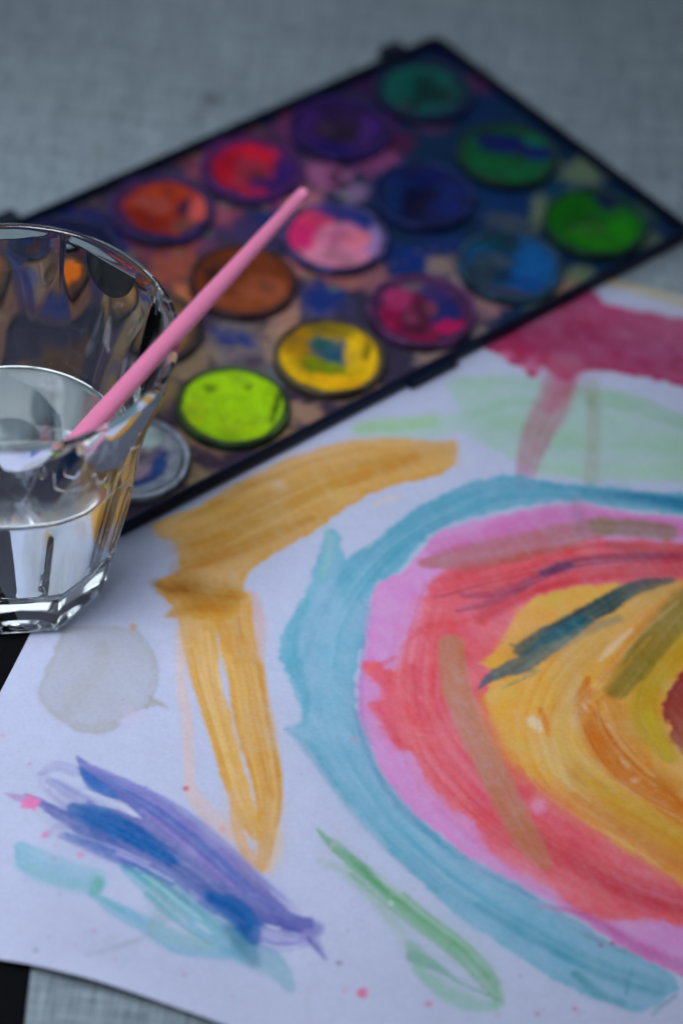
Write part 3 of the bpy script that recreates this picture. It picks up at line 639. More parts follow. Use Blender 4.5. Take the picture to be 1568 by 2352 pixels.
# -- splashes
for t, x, y, r_, c in ((r7, 845, 515, 15, (196, 84, 100)), (r7, 135, 395, 9, (178, 120, 170)), (r7, 425, 1187, 9, (190, 70, 120)), (r7, 525, 1345, 9, (190, 80, 130)), (r7, 838, 1391, 10, (170, 90, 130)), (r7, 272, 1000, 8, (150, 90, 130)), (r7, 365, 822, 22, (200, 130, 180)), (r7, 252, 785, 8, (190, 130, 180)), (r7, 1540, 1305, 15, (110, 118, 140)), (r7, 165, 1290, 14, (110, 130, 150)), (r7, 955, 1485, 7, (180, 80, 120)), (r7, 1055, 1480, 7, (170, 90, 130)), (r7, 1100, 1492, 6, (190, 90, 130)), (r7, 615, 1394, 6, (190, 90, 140)), (r7, 345, 1266, 6, (180, 100, 150)), (r7, 225, 1223, 5, (160, 100, 130)), (r7, 115, 940, 7, (140, 120, 150)), (r7, 18, 270, 10, (190, 160, 200)), (r7, 1010, 695, 16, (206, 150, 150)), (r7, 245, 840, 12, (150, 140, 190)),
                   (r8, 110, 1447, 30, (200, 110, 160)), (r8, 28, 1433, 11, (190, 110, 160)), (r8, 1076, 1505, 10, (190, 70, 130)), (r8, 903, 1531, 9, (160, 70, 110)), (r8, 1190, 1220, 12, (130, 90, 150)), (r8, 1243, 1208, 11, (150, 70, 130)), (r8, 410, 1494, 18, (190, 110, 150)), (r8, 330, 882, 9, (120, 150, 190)), (r8, 540, 1037, 9, (110, 130, 175)), (r8, 1300, 1370, 8, (110, 110, 150)), (r8, 1560, 1350, 10, (180, 80, 150)), (r8, 725, 1540, 7, (180, 80, 120)), (r8, 825, 1352, 8, (150, 140, 180)), (r8, 655, 1405, 9, (140, 140, 150)), (r8, 42, 1156, 6, (120, 130, 160)), (r8, 75, 300, 24, (150, 160, 190))):
    B(t, x, y, r_, r_ * 0.72, c, a=0.9, soft=0.5, rough=0.3)
rs = np.random.RandomState(11)
for k in range(70):
    u = rs.uniform(0, 1568); v = rs.uniform(1600, 2350)
    r_ = rs.uniform(1.0, 2.4)
    cv.blob(u, v, r_, r_ * 0.75, ((180, 100, 150), (140, 130, 160), (170, 120, 170))[k % 3], a=rs.uniform(0.4, 0.8), rough=0.3)
S(r8, [(20, 700), (-30, 780), (-90, 900)], [20, 26, 14], (186, 178, 206), a=0.5, soft=0.8)
S(r7, [(1400, 1430), (1390, 1500), (1400, 1560)], [20, 30, 30], (170, 165, 200), a=0.4, soft=0.8)

# -- wash character: wet edges wander and bleed, pigment density varies (granulation, pooling)
def box(A, n):
    for ax in (0, 1):
        B_ = np.cumsum(np.pad(A, [(n + 1, n) if k == ax else (0, 0) for k in range(A.ndim)], mode='edge'), axis=ax)
        L_ = A.shape[ax]; k0 = np.arange(L_)
        A = (np.take(B_, k0 + 2 * n + 1, axis=ax) - np.take(B_, k0, axis=ax)) / (2 * n + 1)
    return A
nu, nv = len(us), len(vs)
G = cv.c.reshape(nu, nv, 3)
fx = fbm(UU / 3.2, VV / 3.2, 1, 3) - 0.5; fy = fbm(UU / 3.2, VV / 3.2, 4, 3) - 0.5
gi = np.clip(np.arange(nu)[:, None] + np.round(fx * 1.6).astype(int), 0, nu - 1)
gj = np.clip(np.arange(nv)[None, :] + np.round(fy * 1.6).astype(int), 0, nv - 1)
G = G[gi, gj]
soft1 = box(box(G, 2), 2); soft2 = box(box(G, 6), 5)
wet = sstep(0.42, 0.72, fbm(UU / 17, VV / 17, 6, 3))[:, :, None]
G = 0.55 * G + 0.45 * box(G, 1)
G = G * (1 - 0.4 * wet) + soft2 * 0.4 * wet
dens = 1.12 + 0.55 * (fbm(UU / 14, VV / 14, 2, 3) - 0.5) + 0.3 * (fbm(UU / 4.0, VV / 4.0, 3, 3) - 0.5) + 0.22 * (fbm(UU / 1.3, VV / 1.3, 5, 2) - 0.5)
dens = dens + 0.32 * (fbm((UU + VV) / 2.0, (UU - VV) / 16, 7, 3) - 0.5)
TOP = np.maximum(PAPER_WHITE, G)
T_ = np.clip(G / TOP, 0.004, 1.0)
cv.c = (TOP * T_ ** np.clip(dens, 0.35, 1.9)[:, :, None]).reshape(-1, 3)

# -- the sheet itself: height of the cockled paper (mm)
X, Y = xy[:, 0], xy[:, 1]
la = (xy - PO) @ E1; lb = (xy - PO) @ E2
dpal = np.maximum(np.maximum(-24 - la, la - 207), np.maximum(-22 - lb, lb - 106))
GX, GY = -87.3, 469.0
dgl = np.hypot(X - GX, Y - GY) - 28
free = sstep(2, 30, dpal) * sstep(0, 22, dgl)
edge_x = -63.6 - 0.0664 * (Y - 338)
z = 0.30 + 0.5 * (1 - sstep(-2, 9, X - edge_x)) 
cock = (fbm(X / 62, Y / 62, 2, 2) - 0.35) * 3.0 + (fbm(X / 26, Y / 26, 5, 2) - 0.4) * 2.2
z = z + np.clip(cock, 0, None) * free
vv = VV.ravel(); uu = UU.ravel()
curl = np.exp(-((uu - 58) / 32) ** 2) * np.exp(-(vv / 18) ** 2) * 6.0
fold = np.exp(-((uu - 135 + 0.25 * vv) / 15) ** 2) * np.exp(-(vv / 24) ** 2) * 2.4
z = z + curl + fold
nu, nv = len(us), len(vs)
ii = np.arange(nu * nv).reshape(nu, nv)
F = np.stack([ii[:-1, :-1], ii[1:, :-1], ii[1:, 1:], ii[:-1, 1:]], -1).reshape(-1, 4)
bidx = np.concatenate([ii[:, 0], ii[-1, 1:], ii[::-1, -1][1:], ii[0, ::-1][1:-1]])
nb = len(bidx); N0 = nu * nv
Vp = np.column_stack([xy, z])
skirt = Vp[bidx].copy(); skirt[:, 2] -= 0.22
Vp = np.vstack([Vp, skirt])
kk = np.arange(nb); SF = np.stack([bidx, N0 + kk, N0 + (kk + 1) % nb, bidx[(kk + 1) % nb]], -1)
sheet = mesh_obj('painted_sheet', Vp, np.vstack([F, SF]), M_PAPER)
set_colors(sheet, np.vstack([cv.c, np.tile(PAPER_WHITE, (nb, 1))]))
tag(sheet, 'large white paper sheet with a watercolour rainbow and brush strokes', 'painting')

# ------------------------------------------------------------------ paint box
PAL_BOT = 0.82
root = empty('paint_box', (PO[0] * MM, PO[1] * MM, PAL_BOT * MM), 0.0)
tag(root, 'dark blue watercolour paint box with eighteen round pans, lying on the table', 'paint box')
def L2(a, b_):                                       # palette coordinates -> root-local xy (mm)
    return E1 * a + E2 * b_
AX0, AX1, BX0, BX1 = -24.3, 207.5, -21.5, 106.3
RIM_T, FLOOR_Z, RIM_Z = 2.1, 2.1 - PAL_BOT, 5.4 - PAL_BOT

def ring_pts(ins, r, seg=6):
    out = []
    for ca, cb, a0 in ((AX1 - r, BX1 - r, 0), (AX0 + r, BX1 - r, 90), (AX0 + r, BX0 + r, 180), (AX1 - r, BX0 + r, 270)):
        for k in range(seg + 1):
            t = math.radians(a0 + 90 * k / seg)
            out.append((ca + (r - ins) * math.cos(t), cb + (r - ins) * math.sin(t)))
    return out
prof = [(0.9, 0.0), (0.35, 0.25), (0.0, 1.0), (0.0, RIM_Z - 0.8), (0.22, RIM_Z - 0.25), (0.75, RIM_Z), (RIM_T - 0.75, RIM_Z), (RIM_T - 0.22, RIM_Z - 0.25), (RIM_T, RIM_Z - 0.8), (RIM_T + 0.5, FLOOR_Z + 0.02)]
V = []; n = None
for ins, zz in prof:
    rp = ring_pts(ins, 4.0); n = len(rp)
    for a, b_ in rp:
        p = L2(a, b_); V.append((p[0], p[1], zz))
F = []
for i in range(len(prof) - 1):
    for k in range(n):
        F.append((i * n + k, i * n + (k + 1) % n, (i + 1) * n + (k + 1) % n, (i + 1) * n + k)[::-1])
F.append(tuple(range(n)))
mesh_obj('tray_frame', V, F, M_TRAY, root)
# latch lugs on the long edges
def lug(name, a0, a1, b0, b1, z0, z1):
    V, F = rounded_slab(a0, a1, b0, b1, z0, z1, min(1.4, (b1 - b0) / 2.2), 0.5)
    V = [(*L2(x, y), zz) for x, y, zz in V]
    mesh_obj(name, V, [f[::-1] for f in F], M_TRAY, root, smooth=False)
lug('latch_lug', -10.5, -1.5, 106.0, 112.0, 1.2, RIM_Z - 0.5)
lug('latch_lug', 79.0, 98.0, -23.4, -21.0, 0.8, RIM_Z - 0.9)
lug('latch_lug', 150.0, 159.0, 106.0, 112.0, 1.2, RIM_Z - 0.5)

# stained mixing floor between the pans
ga = np.arange(AX0 + 2.4, AX1 - 2.3, 0.6); gb = np.arange(BX0 + 2.4, BX1 - 2.3, 0.6)
GA, GB = np.meshgrid(ga, gb, indexing='ij')
fxy = PO + GA.ravel()[:, None] * E1 + GB.ravel()[:, None] * E2
fc = Canvas(fxy, pig((50, 42, 60), REF_TRAY), z=FLOOR_Z + PAL_BOT, ref=REF_TRAY)
side = sstep(120, 40, GA.ravel() + 14 * (fbm(GA.ravel() / 20, GB.ravel() / 20, 1, 3) - 0.5))[:, None]
fc.c = fc.c * (1 - side) + pig((6, 36, 66), REF_TRAY) * side
TAN, NAVY, PLUM, RUST, MOSS, TEALD = (126, 104, 88), (4, 38, 104), (116, 60, 108), (122, 62, 50), (84, 104, 84), (4, 50, 78)
stains = [
 (480, 1010, 90, 40, TAN), (640, 1010, 120, 30, (116, 100, 72)), (690, 950, 70, 30, TAN), (830, 905, 120, 34, (112, 98, 84)), (1010, 830, 60, 30, (124, 108, 104)), (450, 1090, 60, 30, (110, 98, 80)), (380, 1130, 60, 26, (96, 88, 84)),
 (560, 780, 110, 70, (92, 88, 94)), (640, 760, 50, 80, TAN), (440, 830, 60, 60, (106, 94, 76)), (360, 900, 50, 60, (98, 84, 60)), (620, 880, 40, 50, (80, 84, 96)),
 (730, 690, 80, 60, (60, 60, 96)), (745, 680, 55, 46, NAVY), (800, 645, 60, 22, (140, 82, 84)), (660, 730, 30, 60, (136, 104, 92)), (540, 775, 62, 24, NAVY), (700, 610, 60, 40, (150, 92, 96)), (860, 640, 40, 40, (120, 78, 88)),
 (945, 600, 70, 60, NAVY), (1020, 560, 60, 34, (20, 40, 92)), (1010, 610, 40, 30, (118, 104, 100)), (1060, 640, 30, 60, (122, 112, 112)), (1110, 700, 50, 40, (124, 96, 104)), (1080, 760, 60, 20, (100, 92, 96)),
 (1160, 470, 100, 70, (6, 42, 88)), (1240, 480, 24, 60, MOSS), (1160, 510, 60, 24, (50, 62, 78)), (1290, 420, 70, 50, TEALD), (1340, 400, 60, 40, MOSS), (1330, 640, 70, 30, MOSS), (1290, 660, 40, 30, TAN), (1490, 560, 60, 30, (70, 86, 78)), (1230, 690, 60, 30, (70, 92, 92)), (1490, 470, 40, 60, (40, 66, 66)),
 (1080, 240, 120, 60, (4, 36, 78)), (1100, 190, 60, 30, (70, 36, 76)), (1230, 260, 70, 40, (4, 40, 70)), (1020, 330, 70, 60, (10, 38, 70)), (990, 290, 50, 20, (70, 46, 84)), (1040, 120, 60, 40, (16, 14, 60)),
 (870, 370, 60, 50, PLUM), (850, 200, 70, 50, (46, 24, 66)), (880, 290, 40, 60, (60, 30, 84)), (920, 330, 40, 30, (64, 22, 60)), (740, 400, 70, 40, (134, 78, 124)), (690, 450, 60, 34, (150, 92, 112)), (810, 440, 50, 30, (110, 90, 130)), (670, 280, 40, 60, (94, 40, 80)), (640, 460, 60, 30, PLUM),
 (470, 380, 40, 60, (118, 58, 82)), (560, 300, 80, 30, (80, 36, 52)), (430, 350, 70, 30, (84, 40, 56)), (500, 500, 60, 40, (128, 66, 88)), (580, 530, 90, 50, (52, 42, 84)), (620, 510, 50, 30, (24, 40, 96)), (450, 560, 60, 30, (86, 50, 84)), (680, 460, 50, 20, (150, 100, 104)),
 (310, 420, 60, 40, (84, 44, 40)), (190, 500, 90, 26, (4, 26, 84)), (260, 560, 80, 40, (24, 32, 84)), (350, 570, 60, 40, (92, 48, 58)), (400, 610, 60, 70, RUST), (420, 680, 30, 40, (150, 92, 60)), (240, 640, 90, 60, (70, 52, 44)), (190, 680, 90, 50, (90, 70, 50)), (60, 560, 90, 30, (84, 54, 40)), (60, 650, 80, 30, (6, 40, 104)), (250, 780, 90, 60, (98, 78, 56)), (130, 720, 60, 40, (30, 40, 84)), (0, 760, 90, 50, (90, 66, 50)), (100, 960, 90, 50, (40, 46, 76)), (220, 960, 60, 50, (96, 84, 66)), (-60, 800, 90, 60, (80, 60, 50)), (200, 1100, 60, 40, (84, 76, 66)), (-60, 580, 80, 50, (60, 36, 40)), (-160, 700, 120, 70, (70, 54, 48)), (0, 900, 80, 60, (20, 40, 90)),
]
for u, v, ru, rv, c in stains:
    fc.blob(u, v, ru, rv, c, a=0.9, soft=0.55, rough=0.55)
for u, v, ru, rv in ((770, 402, 16, 12), (785, 425, 22, 12), (760, 418, 8, 8)):
    fc.blob(u, v, ru, rv, (16, 6, 20), a=0.9)
rs = np.random.RandomState(5)
for k in range(240):
    a = rs.uniform(50, AX1); b_ = rs.uniform(BX0, BX1); p = PO + a * E1 + b_ * E2
    u, v = pix((p[0], p[1], FLOOR_Z))
    fc.blob(float(u), float(v), rs.uniform(4, 20), rs.uniform(3, 12), (TAN, NAVY, (20, 20, 40), (90, 80, 90), MOSS)[rs.randint(5)], a=rs.uniform(0.25, 0.6), rough=0.8)
na, nbb = len(ga), len(gb); ii = np.arange(na * nbb).reshape(na, nbb)
F = np.stack([ii[:-1, :-1], ii[:-1, 1:], ii[1:, 1:], ii[1:, :-1]], -1).reshape(-1, 4)
zf = FLOOR_Z + 0.25 * (fbm(GA.ravel() / 9, GB.ravel() / 9, 3, 3) - 0.5)
fl = mesh_obj('mixing_floor', np.column_stack([fxy - PO, zf]), F, M_FLOOR, root)
set_colors(fl, np.clip(fc.c * 1.35, 0, 0.8))

# pans: (column from the right, row from the front): label, base, rim stain, dip, blobs (offset in view px from the pan centre)
pans = {
 (0, 0): ('green paint pan with a dark navy smear', (8, 108, 10), (12, 60, 40), 0.8, [(45, -50, 62, 26, (4, 22, 78)), (62, -34, 50, 20, (6, 30, 70)), (-40, -10, 40, 60, (6, 96, 6)), (-10, 20, 50, 30, (40, 110, 36)), (60, 10, 30, 50, (20, 128, 10)), (20, 50, 70, 20, (26, 118, 12))]),
 (1, 0): ('pale blue paint pan with a bright blue crescent', (16, 80, 128), (30, 62, 84), 1.1, [(0, -55, 90, 24, (14, 62, 80)), (-20, 4, 56, 40, (10, 52, 90)), (54, -6, 40, 70, (8, 90, 162)), (40, 44, 40, 26, (10, 76, 150)), (-26, -14, 26, 16, (60, 82, 104)), (-70, 20, 30, 50, (46, 70, 90)), (-10, 62, 60, 14, (56, 62, 96))]),
 (2, 0): ('crimson paint pan with a plum worn centre', (140, 18, 74), (74, 40, 84), 1.8, [(0, 4, 84, 58, (88, 26, 60)), (-78, -6, 26, 60, (158, 22, 84)), (-64, -36, 40, 26, (168, 52, 112)), (-6, -58, 50, 16, (104, 96, 112)), (64, -8, 36, 50, (14, 38, 112)), (44, -42, 40, 24, (46, 40, 106)), (66, 42, 36, 20, (178, 20, 92)), (-24, 6, 20, 16, (124, 52, 90)), (20, -8, 16, 14, (120, 60, 84))]),
 (3, 0): ('yellow paint pan with a green and blue middle', (228, 186, 0), (60, 56, 40), 1.0, [(-60, -30, 46, 40, (160, 122, 8)), (10, -62, 60, 22, (140, 124, 20)), (-6, 18, 56, 34, (112, 136, 4)), (14, -16, 54, 24, (0, 78, 112)), (48, -4, 26, 20, (0, 76, 112)), (-20, -34, 30, 14, (40, 92, 92)), (70, -20, 30, 50, (236, 196, 0)), (86, -14, 10, 24, (130, 110, 10)), (20, 58, 70, 18, (232, 180, 0))]),
 (4, 0): ('bright lime green paint pan', (150, 206, 0), (40, 62, 30), -0.4, [(-52, -40, 14, 10, (96, 130, 10)), (36, -40, 10, 8, (104, 140, 10)), (100, 0, 8, 40, (70, 100, 10)), (-90, 20, 30, 40, (164, 206, 8)), (20, 50, 60, 24, (156, 204, 4))]),
 (5, 0): ('greyish white paint pan with blue dregs', (140, 152, 170), (128, 140, 158), 1.6, [(0, 0, 74, 60, (112, 98, 118)), (34, -46, 40, 20, (150, 178, 180)), (84, -10, 16, 56, (160, 168, 186)), (62, 22, 20, 40, (20, 62, 132)), (10, 60, 80, 26, (4, 56, 118)), (0, 24, 40, 26, (146, 130, 150))]),
 (0, 1): ('emerald paint pan crossed by a navy streak', (4, 88, 54), (4, 44, 40), 0.9, [(-30, -50, 60, 22, (4, 74, 52)), (6, -26, 88, 16, (10, 18, 100)), (66, -2, 40, 14, (10, 22, 104)), (-30, -22, 40, 14, (16, 30, 100)), (70, -36, 30, 20, (10, 110, 84)), (0, 34, 80, 30, (4, 96, 56))]),
 (1, 1): ('dark ultramarine paint pan with a deep hollow', (2, 44, 124), (4, 32, 86), 1.9, [(0, -50, 90, 26, (2, 22, 96)), (-6, 14, 80, 52, (0, 12, 54)), (-70, 14, 22, 50, (6, 44, 104)), (60, 30, 40, 40, (4, 36, 118))]),
 (2, 1): ('pink paint pan with a blue smear on top', (226, 134, 176), (60, 60, 112), 1.0, [(-78, -6, 34, 56, (228, 36, 124)), (-50, -44, 40, 20, (214, 60, 110)), (30, -54, 72, 24, (2, 46, 130)), (76, -30, 34, 24, (20, 52, 134)), (92, 6, 20, 40, (140, 124, 190)), (14, -4, 26, 20, (180, 96, 140)), (50, 4, 30, 20, (236, 130, 160)), (0, 46, 70, 22, (232, 146, 186))]),
 (3, 1): ('chestnut brown paint pan', (112, 52, 24), (50, 30, 30), 0.5, [(-50, -34, 60, 30, (96, 46, 18)), (-70, -10, 20, 20, (66, 28, 12)), (50, 30, 60, 44, (146, 78, 48)), (0, 56, 80, 16, (136, 70, 40))]),
 (4, 1): ('ochre paint pan half hidden behind the brush', (100, 76, 48), (36, 32, 36), 0.6, [(50, 10, 40, 40, (140, 104, 58)), (-30, -20, 50, 30, (110, 80, 40))]),
 (5, 1): ('dark umber paint pan seen through the glass', (40, 40, 60), (26, 28, 40), 1.0, [(0, 0, 50, 40, (70, 54, 44))]),
 (0, 2): ('teal green paint pan with a dark hollow', (4, 94, 88), (12, 30, 66), 2.0, [(2, 10, 66, 42, (4, 50, 52)), (-60, -10, 40, 40, (8, 96, 92)), (40, 44, 50, 20, (6, 100, 104)), (-46, 44, 18, 12, (70, 88, 92))]),
 (1, 2): ('dark violet paint pan', (62, 30, 108), (40, 20, 88), 1.8, [(6, 4, 60, 34, (38, 26, 52)), (0, -46, 80, 20, (42, 22, 74)), (72, 10, 26, 40, (70, 34, 124)), (-10, 54, 70, 18, (8, 10, 118)), (-30, -6, 20, 14, (64, 48, 80))]),
 (2, 2): ('red paint pan with a worn rosy centre', (196, 16, 48), (66, 30, 92), 1.6, [(-14, 10, 62, 40, (150, 46, 72)), (-70, 10, 26, 50, (180, 10, 40)), (40, -46, 60, 20, (206, 22, 54)), (10, 14, 20, 12, (112, 40, 60)), (84, 4, 34, 44, (2, 20, 116)), (60, 44, 60, 26, (44, 26, 106)), (88, -30, 30, 26, (80, 34, 104))]),
 (3, 2): ('red orange paint pan with a salmon side', (158, 44, 18), (40, 30, 80), 1.4, [(-22, -12, 42, 22, (154, 70, 62)), (-40, 30, 70, 30, (128, 32, 16)), (0, -50, 70, 20, (166, 58, 24)), (58, -6, 20, 22, (56, 30, 62)), (90, 4, 26, 40, (196, 84, 80)), (60, 40, 40, 20, (110, 66, 60)), (-10, 66, 80, 12, (20, 28, 90))]),
 (4, 2): ('blackish blue paint pan behind the rim of the glass', (14, 22, 58), (16, 22, 60), 1.2, [(20, 10, 50, 40, (60, 40, 34)), (-30, -30, 50, 30, (8, 26, 84))]),
 (5, 2): ('orange paint pan seen through the glass', (84, 56, 36), (40, 34, 34), 0.9, [(0, 0, 60, 46, (232, 118, 12))]),
}
SEG = 64
def lathe(profile, seg=SEG):
    V = []; F = []
    n = len(profile)
    for r_, zz in profile:
        for k in range(seg):
            t = 2 * math.pi * k / seg
            V.append((r_ * math.cos(t), r_ * math.sin(t), zz))
    for i in range(n - 1):
        for k in range(seg):
            F.append((i * seg + k, i * seg + (k + 1) % seg, (i + 1) * seg + (k + 1) % seg, (i + 1) * seg + k))
    return V, F
zt = PAN_Z + 0.3 - PAL_BOT                             # rim of a pan above the box's base
CUP = [(17.2, FLOOR_Z - 0.6), (17.0, zt - 0.5), (16.8, zt - 0.15), (16.4, zt), (15.9, zt - 0.05), (15.5, zt - 0.35), (15.3, zt - 1.2), (15.2, zt - 2.4)]
rings = np.array([0, .06, .12, .18, .24, .3, .36, .42, .48, .54, .6, .66, .72, .77, .82, .86, .9, .93, .96, .985, 1.0])
for (i, j), (label, base, rimc, dip, blobs) in sorted(pans.items()):
    o2 = PITCH_A * i * E1 + PITCH_B * j * E2
    V, F = lathe(CUP)
    pan = mesh_obj('paint_pan', V, F, M_CUP, root, loc=(o2[0] * MM, o2[1] * MM, 0))
    pan['label'] = label
    va = np.array(V); wxy = va[:, :2] + PO + o2
    pc = Canvas(wxy, pig((14, 12, 24), REF_TRAY), z=PAN_Z, ref=REF_TRAY)
    nz = fbm(wxy[:, 0] / 5, wxy[:, 1] / 5, i + 3 * j, 3)
    up = sstep(zt - 1.0, zt - 0.2, va[:, 2]) * (0.35 + 0.65 * sstep(0.3, 0.6, nz))
    pc.c = pc.c * (1 - up[:, None]) + np.clip(pig(rimc, REF_TRAY) * 1.7 + 0.006, 0, 0.8) * up[:, None]
    set_colors(pan, pc.c)
    # cake of paint: worn hollow in the middle
    seg = 72; R0 = 15.35
    Vc = [(0, 0)]
    for r_ in rings[1:]:
        for k in range(seg):
            t = 2 * math.pi * k / seg
            Vc.append((R0 * r_ * math.cos(t), R0 * r_ * math.sin(t)))
    Vc = np.array(Vc); rr = np.hypot(Vc[:, 0], Vc[:, 1]) / R0
    off = np.array([1.5 * math.sin(i * 2.1 + j), 1.5 * math.cos(i * 1.3 + j * 2)])
    hol = np.exp(-((np.hypot(*(Vc - off).T) / R0) / 0.55) ** 2.6)
    lumps = (fbm(Vc[:, 0] / 5 + i * 7, Vc[:, 1] / 5 + j * 9, 4, 3) - 0.5)
    zc = zt - 0.55 - min(1.2 * dip, 1.95) * hol + lumps * (0.7 if dip > 0 else 0.25) * sstep(1.0, 0.8, rr) + (0.25 * (1 - rr ** 2) if dip < 0 else 0) + 0.15 * sstep(0.86, 0.97, rr)
    Fc = [(0, 1 + k, 1 + (k + 1) % seg) for k in range(seg)]
    for q in range(len(rings) - 2):
        for k in range(seg):
            Fc.append((1 + q * seg + k, 1 + (q + 1) * seg + k, 1 + (q + 1) * seg + (k + 1) % seg, 1 + q * seg + (k + 1) % seg))
    cake = mesh_obj('paint_cake', np.column_stack([Vc, zc]), Fc, M_CAKE, pan)
    cc = Canvas(Vc + PO + o2, pig(base, REF_TRAY), z=PAN_Z, ref=REF_TRAY)
    ou, ov = pix((PO[0] + o2[0], PO[1] + o2[1], PAN_Z))
    for du, dv, ru, rv, c in blobs:
        cc.blob(float(ou) + du, float(ov) + dv, ru * 1.2, rv * 1.2, c, a=0.95, soft=0.4, rough=0.32)
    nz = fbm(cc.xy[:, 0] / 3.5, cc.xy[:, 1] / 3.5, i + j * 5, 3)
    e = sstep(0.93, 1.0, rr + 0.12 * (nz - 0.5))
    if dip >= 1.2:                                    # worn pans: the cake has shrunk inside a stained rim
        g2 = sstep(0.78, 0.9, rr + 0.28 * (fbm(cc.xy[:, 0] / 5, cc.xy[:, 1] / 5, i + 2 * j, 2) - 0.5) + 0.05 * np.cos(np.arctan2(Vc[:, 1], Vc[:, 0]) - i))[:, None] * 0.85
        cc.c = cc.c * (1 - g2) + pig(rimc, REF_TRAY) * 1.15 * g2
    grime = sstep(0.5, 0.75, fbm(cc.xy[:, 0] / 6, cc.xy[:, 1] / 6, i + j * 3 + 1, 3))[:, None] * (0.25 if dip < 0 else 0.5)
    cc.c = cc.c * (1 - grime) + (cc.c * 0.3 + pig((40, 34, 56), REF_TRAY) * 0.5) * grime
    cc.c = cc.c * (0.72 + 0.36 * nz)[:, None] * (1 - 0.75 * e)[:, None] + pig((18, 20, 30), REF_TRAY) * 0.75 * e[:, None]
    set_colors(cake, cc.c)

# ------------------------------------------------------------------ tumbler
GB, GH, NF = 1.2, 91.5, 8
zk = [0, 4, 15.5, 26, 36, 48, 57, 66, 73, 79, 86, 91.5]
rk = [24.5, 25.4, 27.6, 30.2, 31.9, 32.9, 34.0, 35.8, 38.0, 40.3, 42.3, 42.8]
Rout = lambda zz: np.interp(zz, zk, rk)
zs = np.linspace(0, GH, 240)
_rs = Rout(zs); ker = np.ones(21) / 21
for _ in range(3): _rs = np.convolve(np.pad(_rs, 10, mode='reflect', reflect_type='odd'), ker, 'valid')
Rsm = lambda zz: np.interp(zz, zs, _rs)
def apothem(zz): return 0.90 * (25.6 + 0.209 * (zz - 4)) - 0.8 * sstep(4.5, 0, zz)
GSEG = 240
fwd = math.atan2(-GY, -GX)                            # direction from the glass to the camera
phi = np.arange(GSEG) * 2 * math.pi / GSEG
edge0 = fwd + math.radians(24)
def outer_ring(zz, grow=0.0):
    loc = (phi - edge0) % (2 * math.pi / NF) - math.pi / NF
    f = apothem(zz) / np.cos(loc); R = float(Rsm(zz))
    k = 0.22                                          # soft minimum: rounded facet borders
    d = np.clip((f - R) / k, -30, 30)
    return R - k * np.log1p(np.exp(-d)) + grow
V = []; rn = 0
def add_ring(r_, zz):
    global rn
    r_ = np.broadcast_to(r_, (GSEG,))
    V.extend(np.column_stack([r_ * np.cos(phi), r_ * np.sin(phi), np.full(GSEG, zz)]).tolist()); rn += 1
# under side, foot, wall, lip, inside wall, inside floor
for r_, zz in ((0.01, 3.2), (6, 3.0), (12, 2.3), (17, 1.2), (19.5, 0.5), (20.8, 0.1)): add_ring(r_, zz)
o0 = outer_ring(0.0)
add_ring(o0 - 1.6, 0.0); add_ring(o0 - 0.7, 0.25); add_ring(outer_ring(0.9) - 0.15, 0.9)
for zz in np.concatenate([np.linspace(1.8, 60, 44), np.linspace(61.5, GH - 1.6, 18)]): add_ring(outer_ring(zz), zz)
TL = 2.4
Rt = float(Rsm(GH)); 
for k in range(1, 8):
    t = math.pi * k / 8
    add_ring(Rt - TL / 2 + TL / 2 * math.cos(t), GH - 1.2 + 1.2 * math.sin(t))
_ri = np.interp(zs, [0, 8, 16, 40, 60, 75, 84, 92], [19.5, 21.0, 22.6, 27.2, 30.6, 35.6, 39.2, 40.4])
for _ in range(3): _ri = np.convolve(np.pad(_ri, 10, mode='reflect', reflect_type='odd'), ker, 'valid')
def Rin(zz):
    return float(np.interp(zz, zs, _ri))
FL = 14.0
inner = [(Rin(zz), zz) for zz in np.linspace(GH - 1.8, FL + 6, 46)]
rb = Rin(FL + 6)
for k in range(1, 10):
    t = math.pi / 2 * k / 9
    inner.append((rb - 6 + 6 * math.cos(t) - 0.0, FL + 6 - 6 * math.sin(t)))
inner += [(r_, FL - 0.35 * (1 - (r_ / (rb - 6)) ** 2)) for r_ in (14, 10, 6, 3, 0.01)]
for r_, zz in inner: add_ring(r_, zz)
F = []
for i in range(rn - 1):
    for k in range(GSEG):
        F.append((i * GSEG + k, i * GSEG + (k + 1) % GSEG, (i + 1) * GSEG + (k + 1) % GSEG, (i + 1) * GSEG + k))
F.append(tuple(range(GSEG - 1, -1, -1))); F.append(tuple(range((rn - 1) * GSEG, rn * GSEG)))
gl = mesh_obj('drinking_glass', V, F, M_GLASS, loc=(GX * MM, GY * MM, GB * MM))
tag(gl, 'clear faceted drinking glass of rinse water standing by the paint box', 'glass')

# water
WL = 52.0
V = []; rn = 0
wi = [(r_ + 0.12, zz - (0.12 if r_ < rb - 3 else 0)) for r_, zz in inner if zz < WL]
wi = [(0.01, WL), (Rin(WL) * 0.5, WL), (Rin(WL) - 1.2, WL), (Rin(WL) - 0.5, WL + 0.08), (Rin(WL) + 0.1, WL + 0.3)] + wi
for r_, zz in wi: add_ring(r_, zz)
F = []
for i in range(rn - 1):
    for k in range(GSEG):
        F.append((i * GSEG + k, i * GSEG + (k + 1) % GSEG, (i + 1) * GSEG + (k + 1) % GSEG, (i + 1) * GSEG + k)[::1])
F.append(tuple(range(GSEG - 1, -1, -1))); F.append(tuple(range((rn - 1) * GSEG, rn * GSEG)))
wt = mesh_obj('water', V, F, M_WATER, loc=(GX * MM, GY * MM, GB * MM))
tag(wt, 'clear rinse water half filling the faceted glass', 'water')

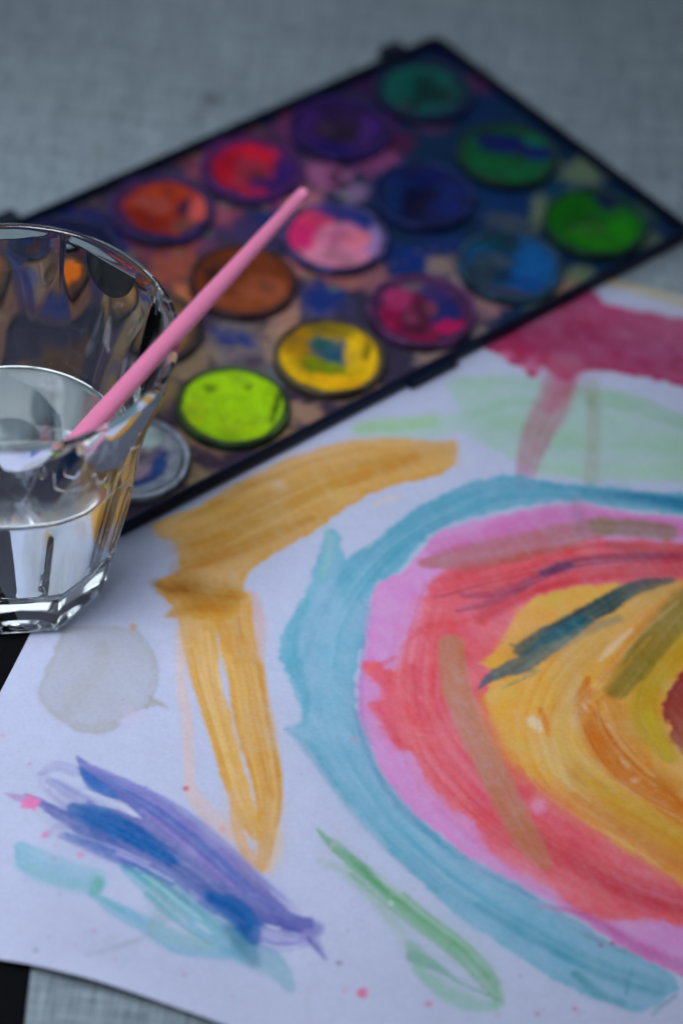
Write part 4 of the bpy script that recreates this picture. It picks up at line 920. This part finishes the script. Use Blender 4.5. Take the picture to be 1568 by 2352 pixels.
# ------------------------------------------------------------------ paintbrush
def ray_line(x): return 967 - (x - 218) * (530 / 485.0)
best = None
for x in np.arange(300, 460, 0.5):                    # where the handle crosses the lip
    p = at(x, ray_line(x), GB + GH + 2.6)
    d = abs(math.hypot(p[0] - GX, p[1] - GY) - (Rt - 1.6))
    if best is None or d < best[0]: best = (d, p)
P1 = best[1]
P0 = at(-45, ray_line(-45), GB + FL + 6)
dv = (P1 - P0) / np.linalg.norm(P1 - P0)
tip = None
for t in np.arange(60, 420, 0.25):
    u, v = pix(P0 + dv * t)
    if u >= 703: tip = t; break
LEN = tip
print('brush length', LEN, 'radius of low end', math.hypot(P0[0] - GX, P0[1] - GY), 'tip', P0 + dv * LEN)
br = empty('paintbrush', tuple(P0 * MM))
br.rotation_mode = 'QUATERNION'; br.rotation_quaternion = Vector(dv).to_track_quat('Z', 'Y')
tag(br, 'pink wooden paintbrush standing bristles down in the glass of water', 'paintbrush')
def tube(profile, seg=40):
    V, F = lathe(profile, seg)
    n = len(profile)
    F.append(tuple(range(seg - 1, -1, -1))); F.append(tuple(range((n - 1) * seg, n * seg)))
    return V, F
h0 = 30.0
hp = [(2.3, h0), (2.4, h0 + 4), (2.5, h0 + 16), (2.52, h0 + 30), (2.45, h0 + 50), (2.25, h0 + 75), (2.05, h0 + 100)]
hp = [q for q in hp if q[1] < LEN - 20] + [(1.62, LEN - 12), (1.55, LEN - 5), (1.5, LEN - 1.6), (1.3, LEN - 0.7), (0.85, LEN - 0.15), (0.2, LEN)]
hz = np.linspace(h0, LEN - 1.6, 60); hr = np.interp(hz, [q[1] for q in hp], [q[0] for q in hp])
hp = list(zip(hr, hz)) + hp[-3:]
V, F = tube([(r_, zz) for r_, zz in hp]); mesh_obj('handle', V, F, M_PINK, br)
V, F = tube([(2.1, 12), (2.35, 14), (2.5, 18), (2.62, 18.6), (2.5, 19.2), (2.62, 26), (2.75, 26.6), (2.62, 27.2), (2.7, h0 + 3), (2.6, h0 + 3.2)]); mesh_obj('ferrule', V, F, M_METAL, br)
V, F = tube([(0.1, -4.5), (0.8, -2.5), (1.6, 1.0), (2.2, 6.0), (2.25, 10.0), (2.0, 13.0)]); mesh_obj('bristles', V, F, M_BRISTLE, br)
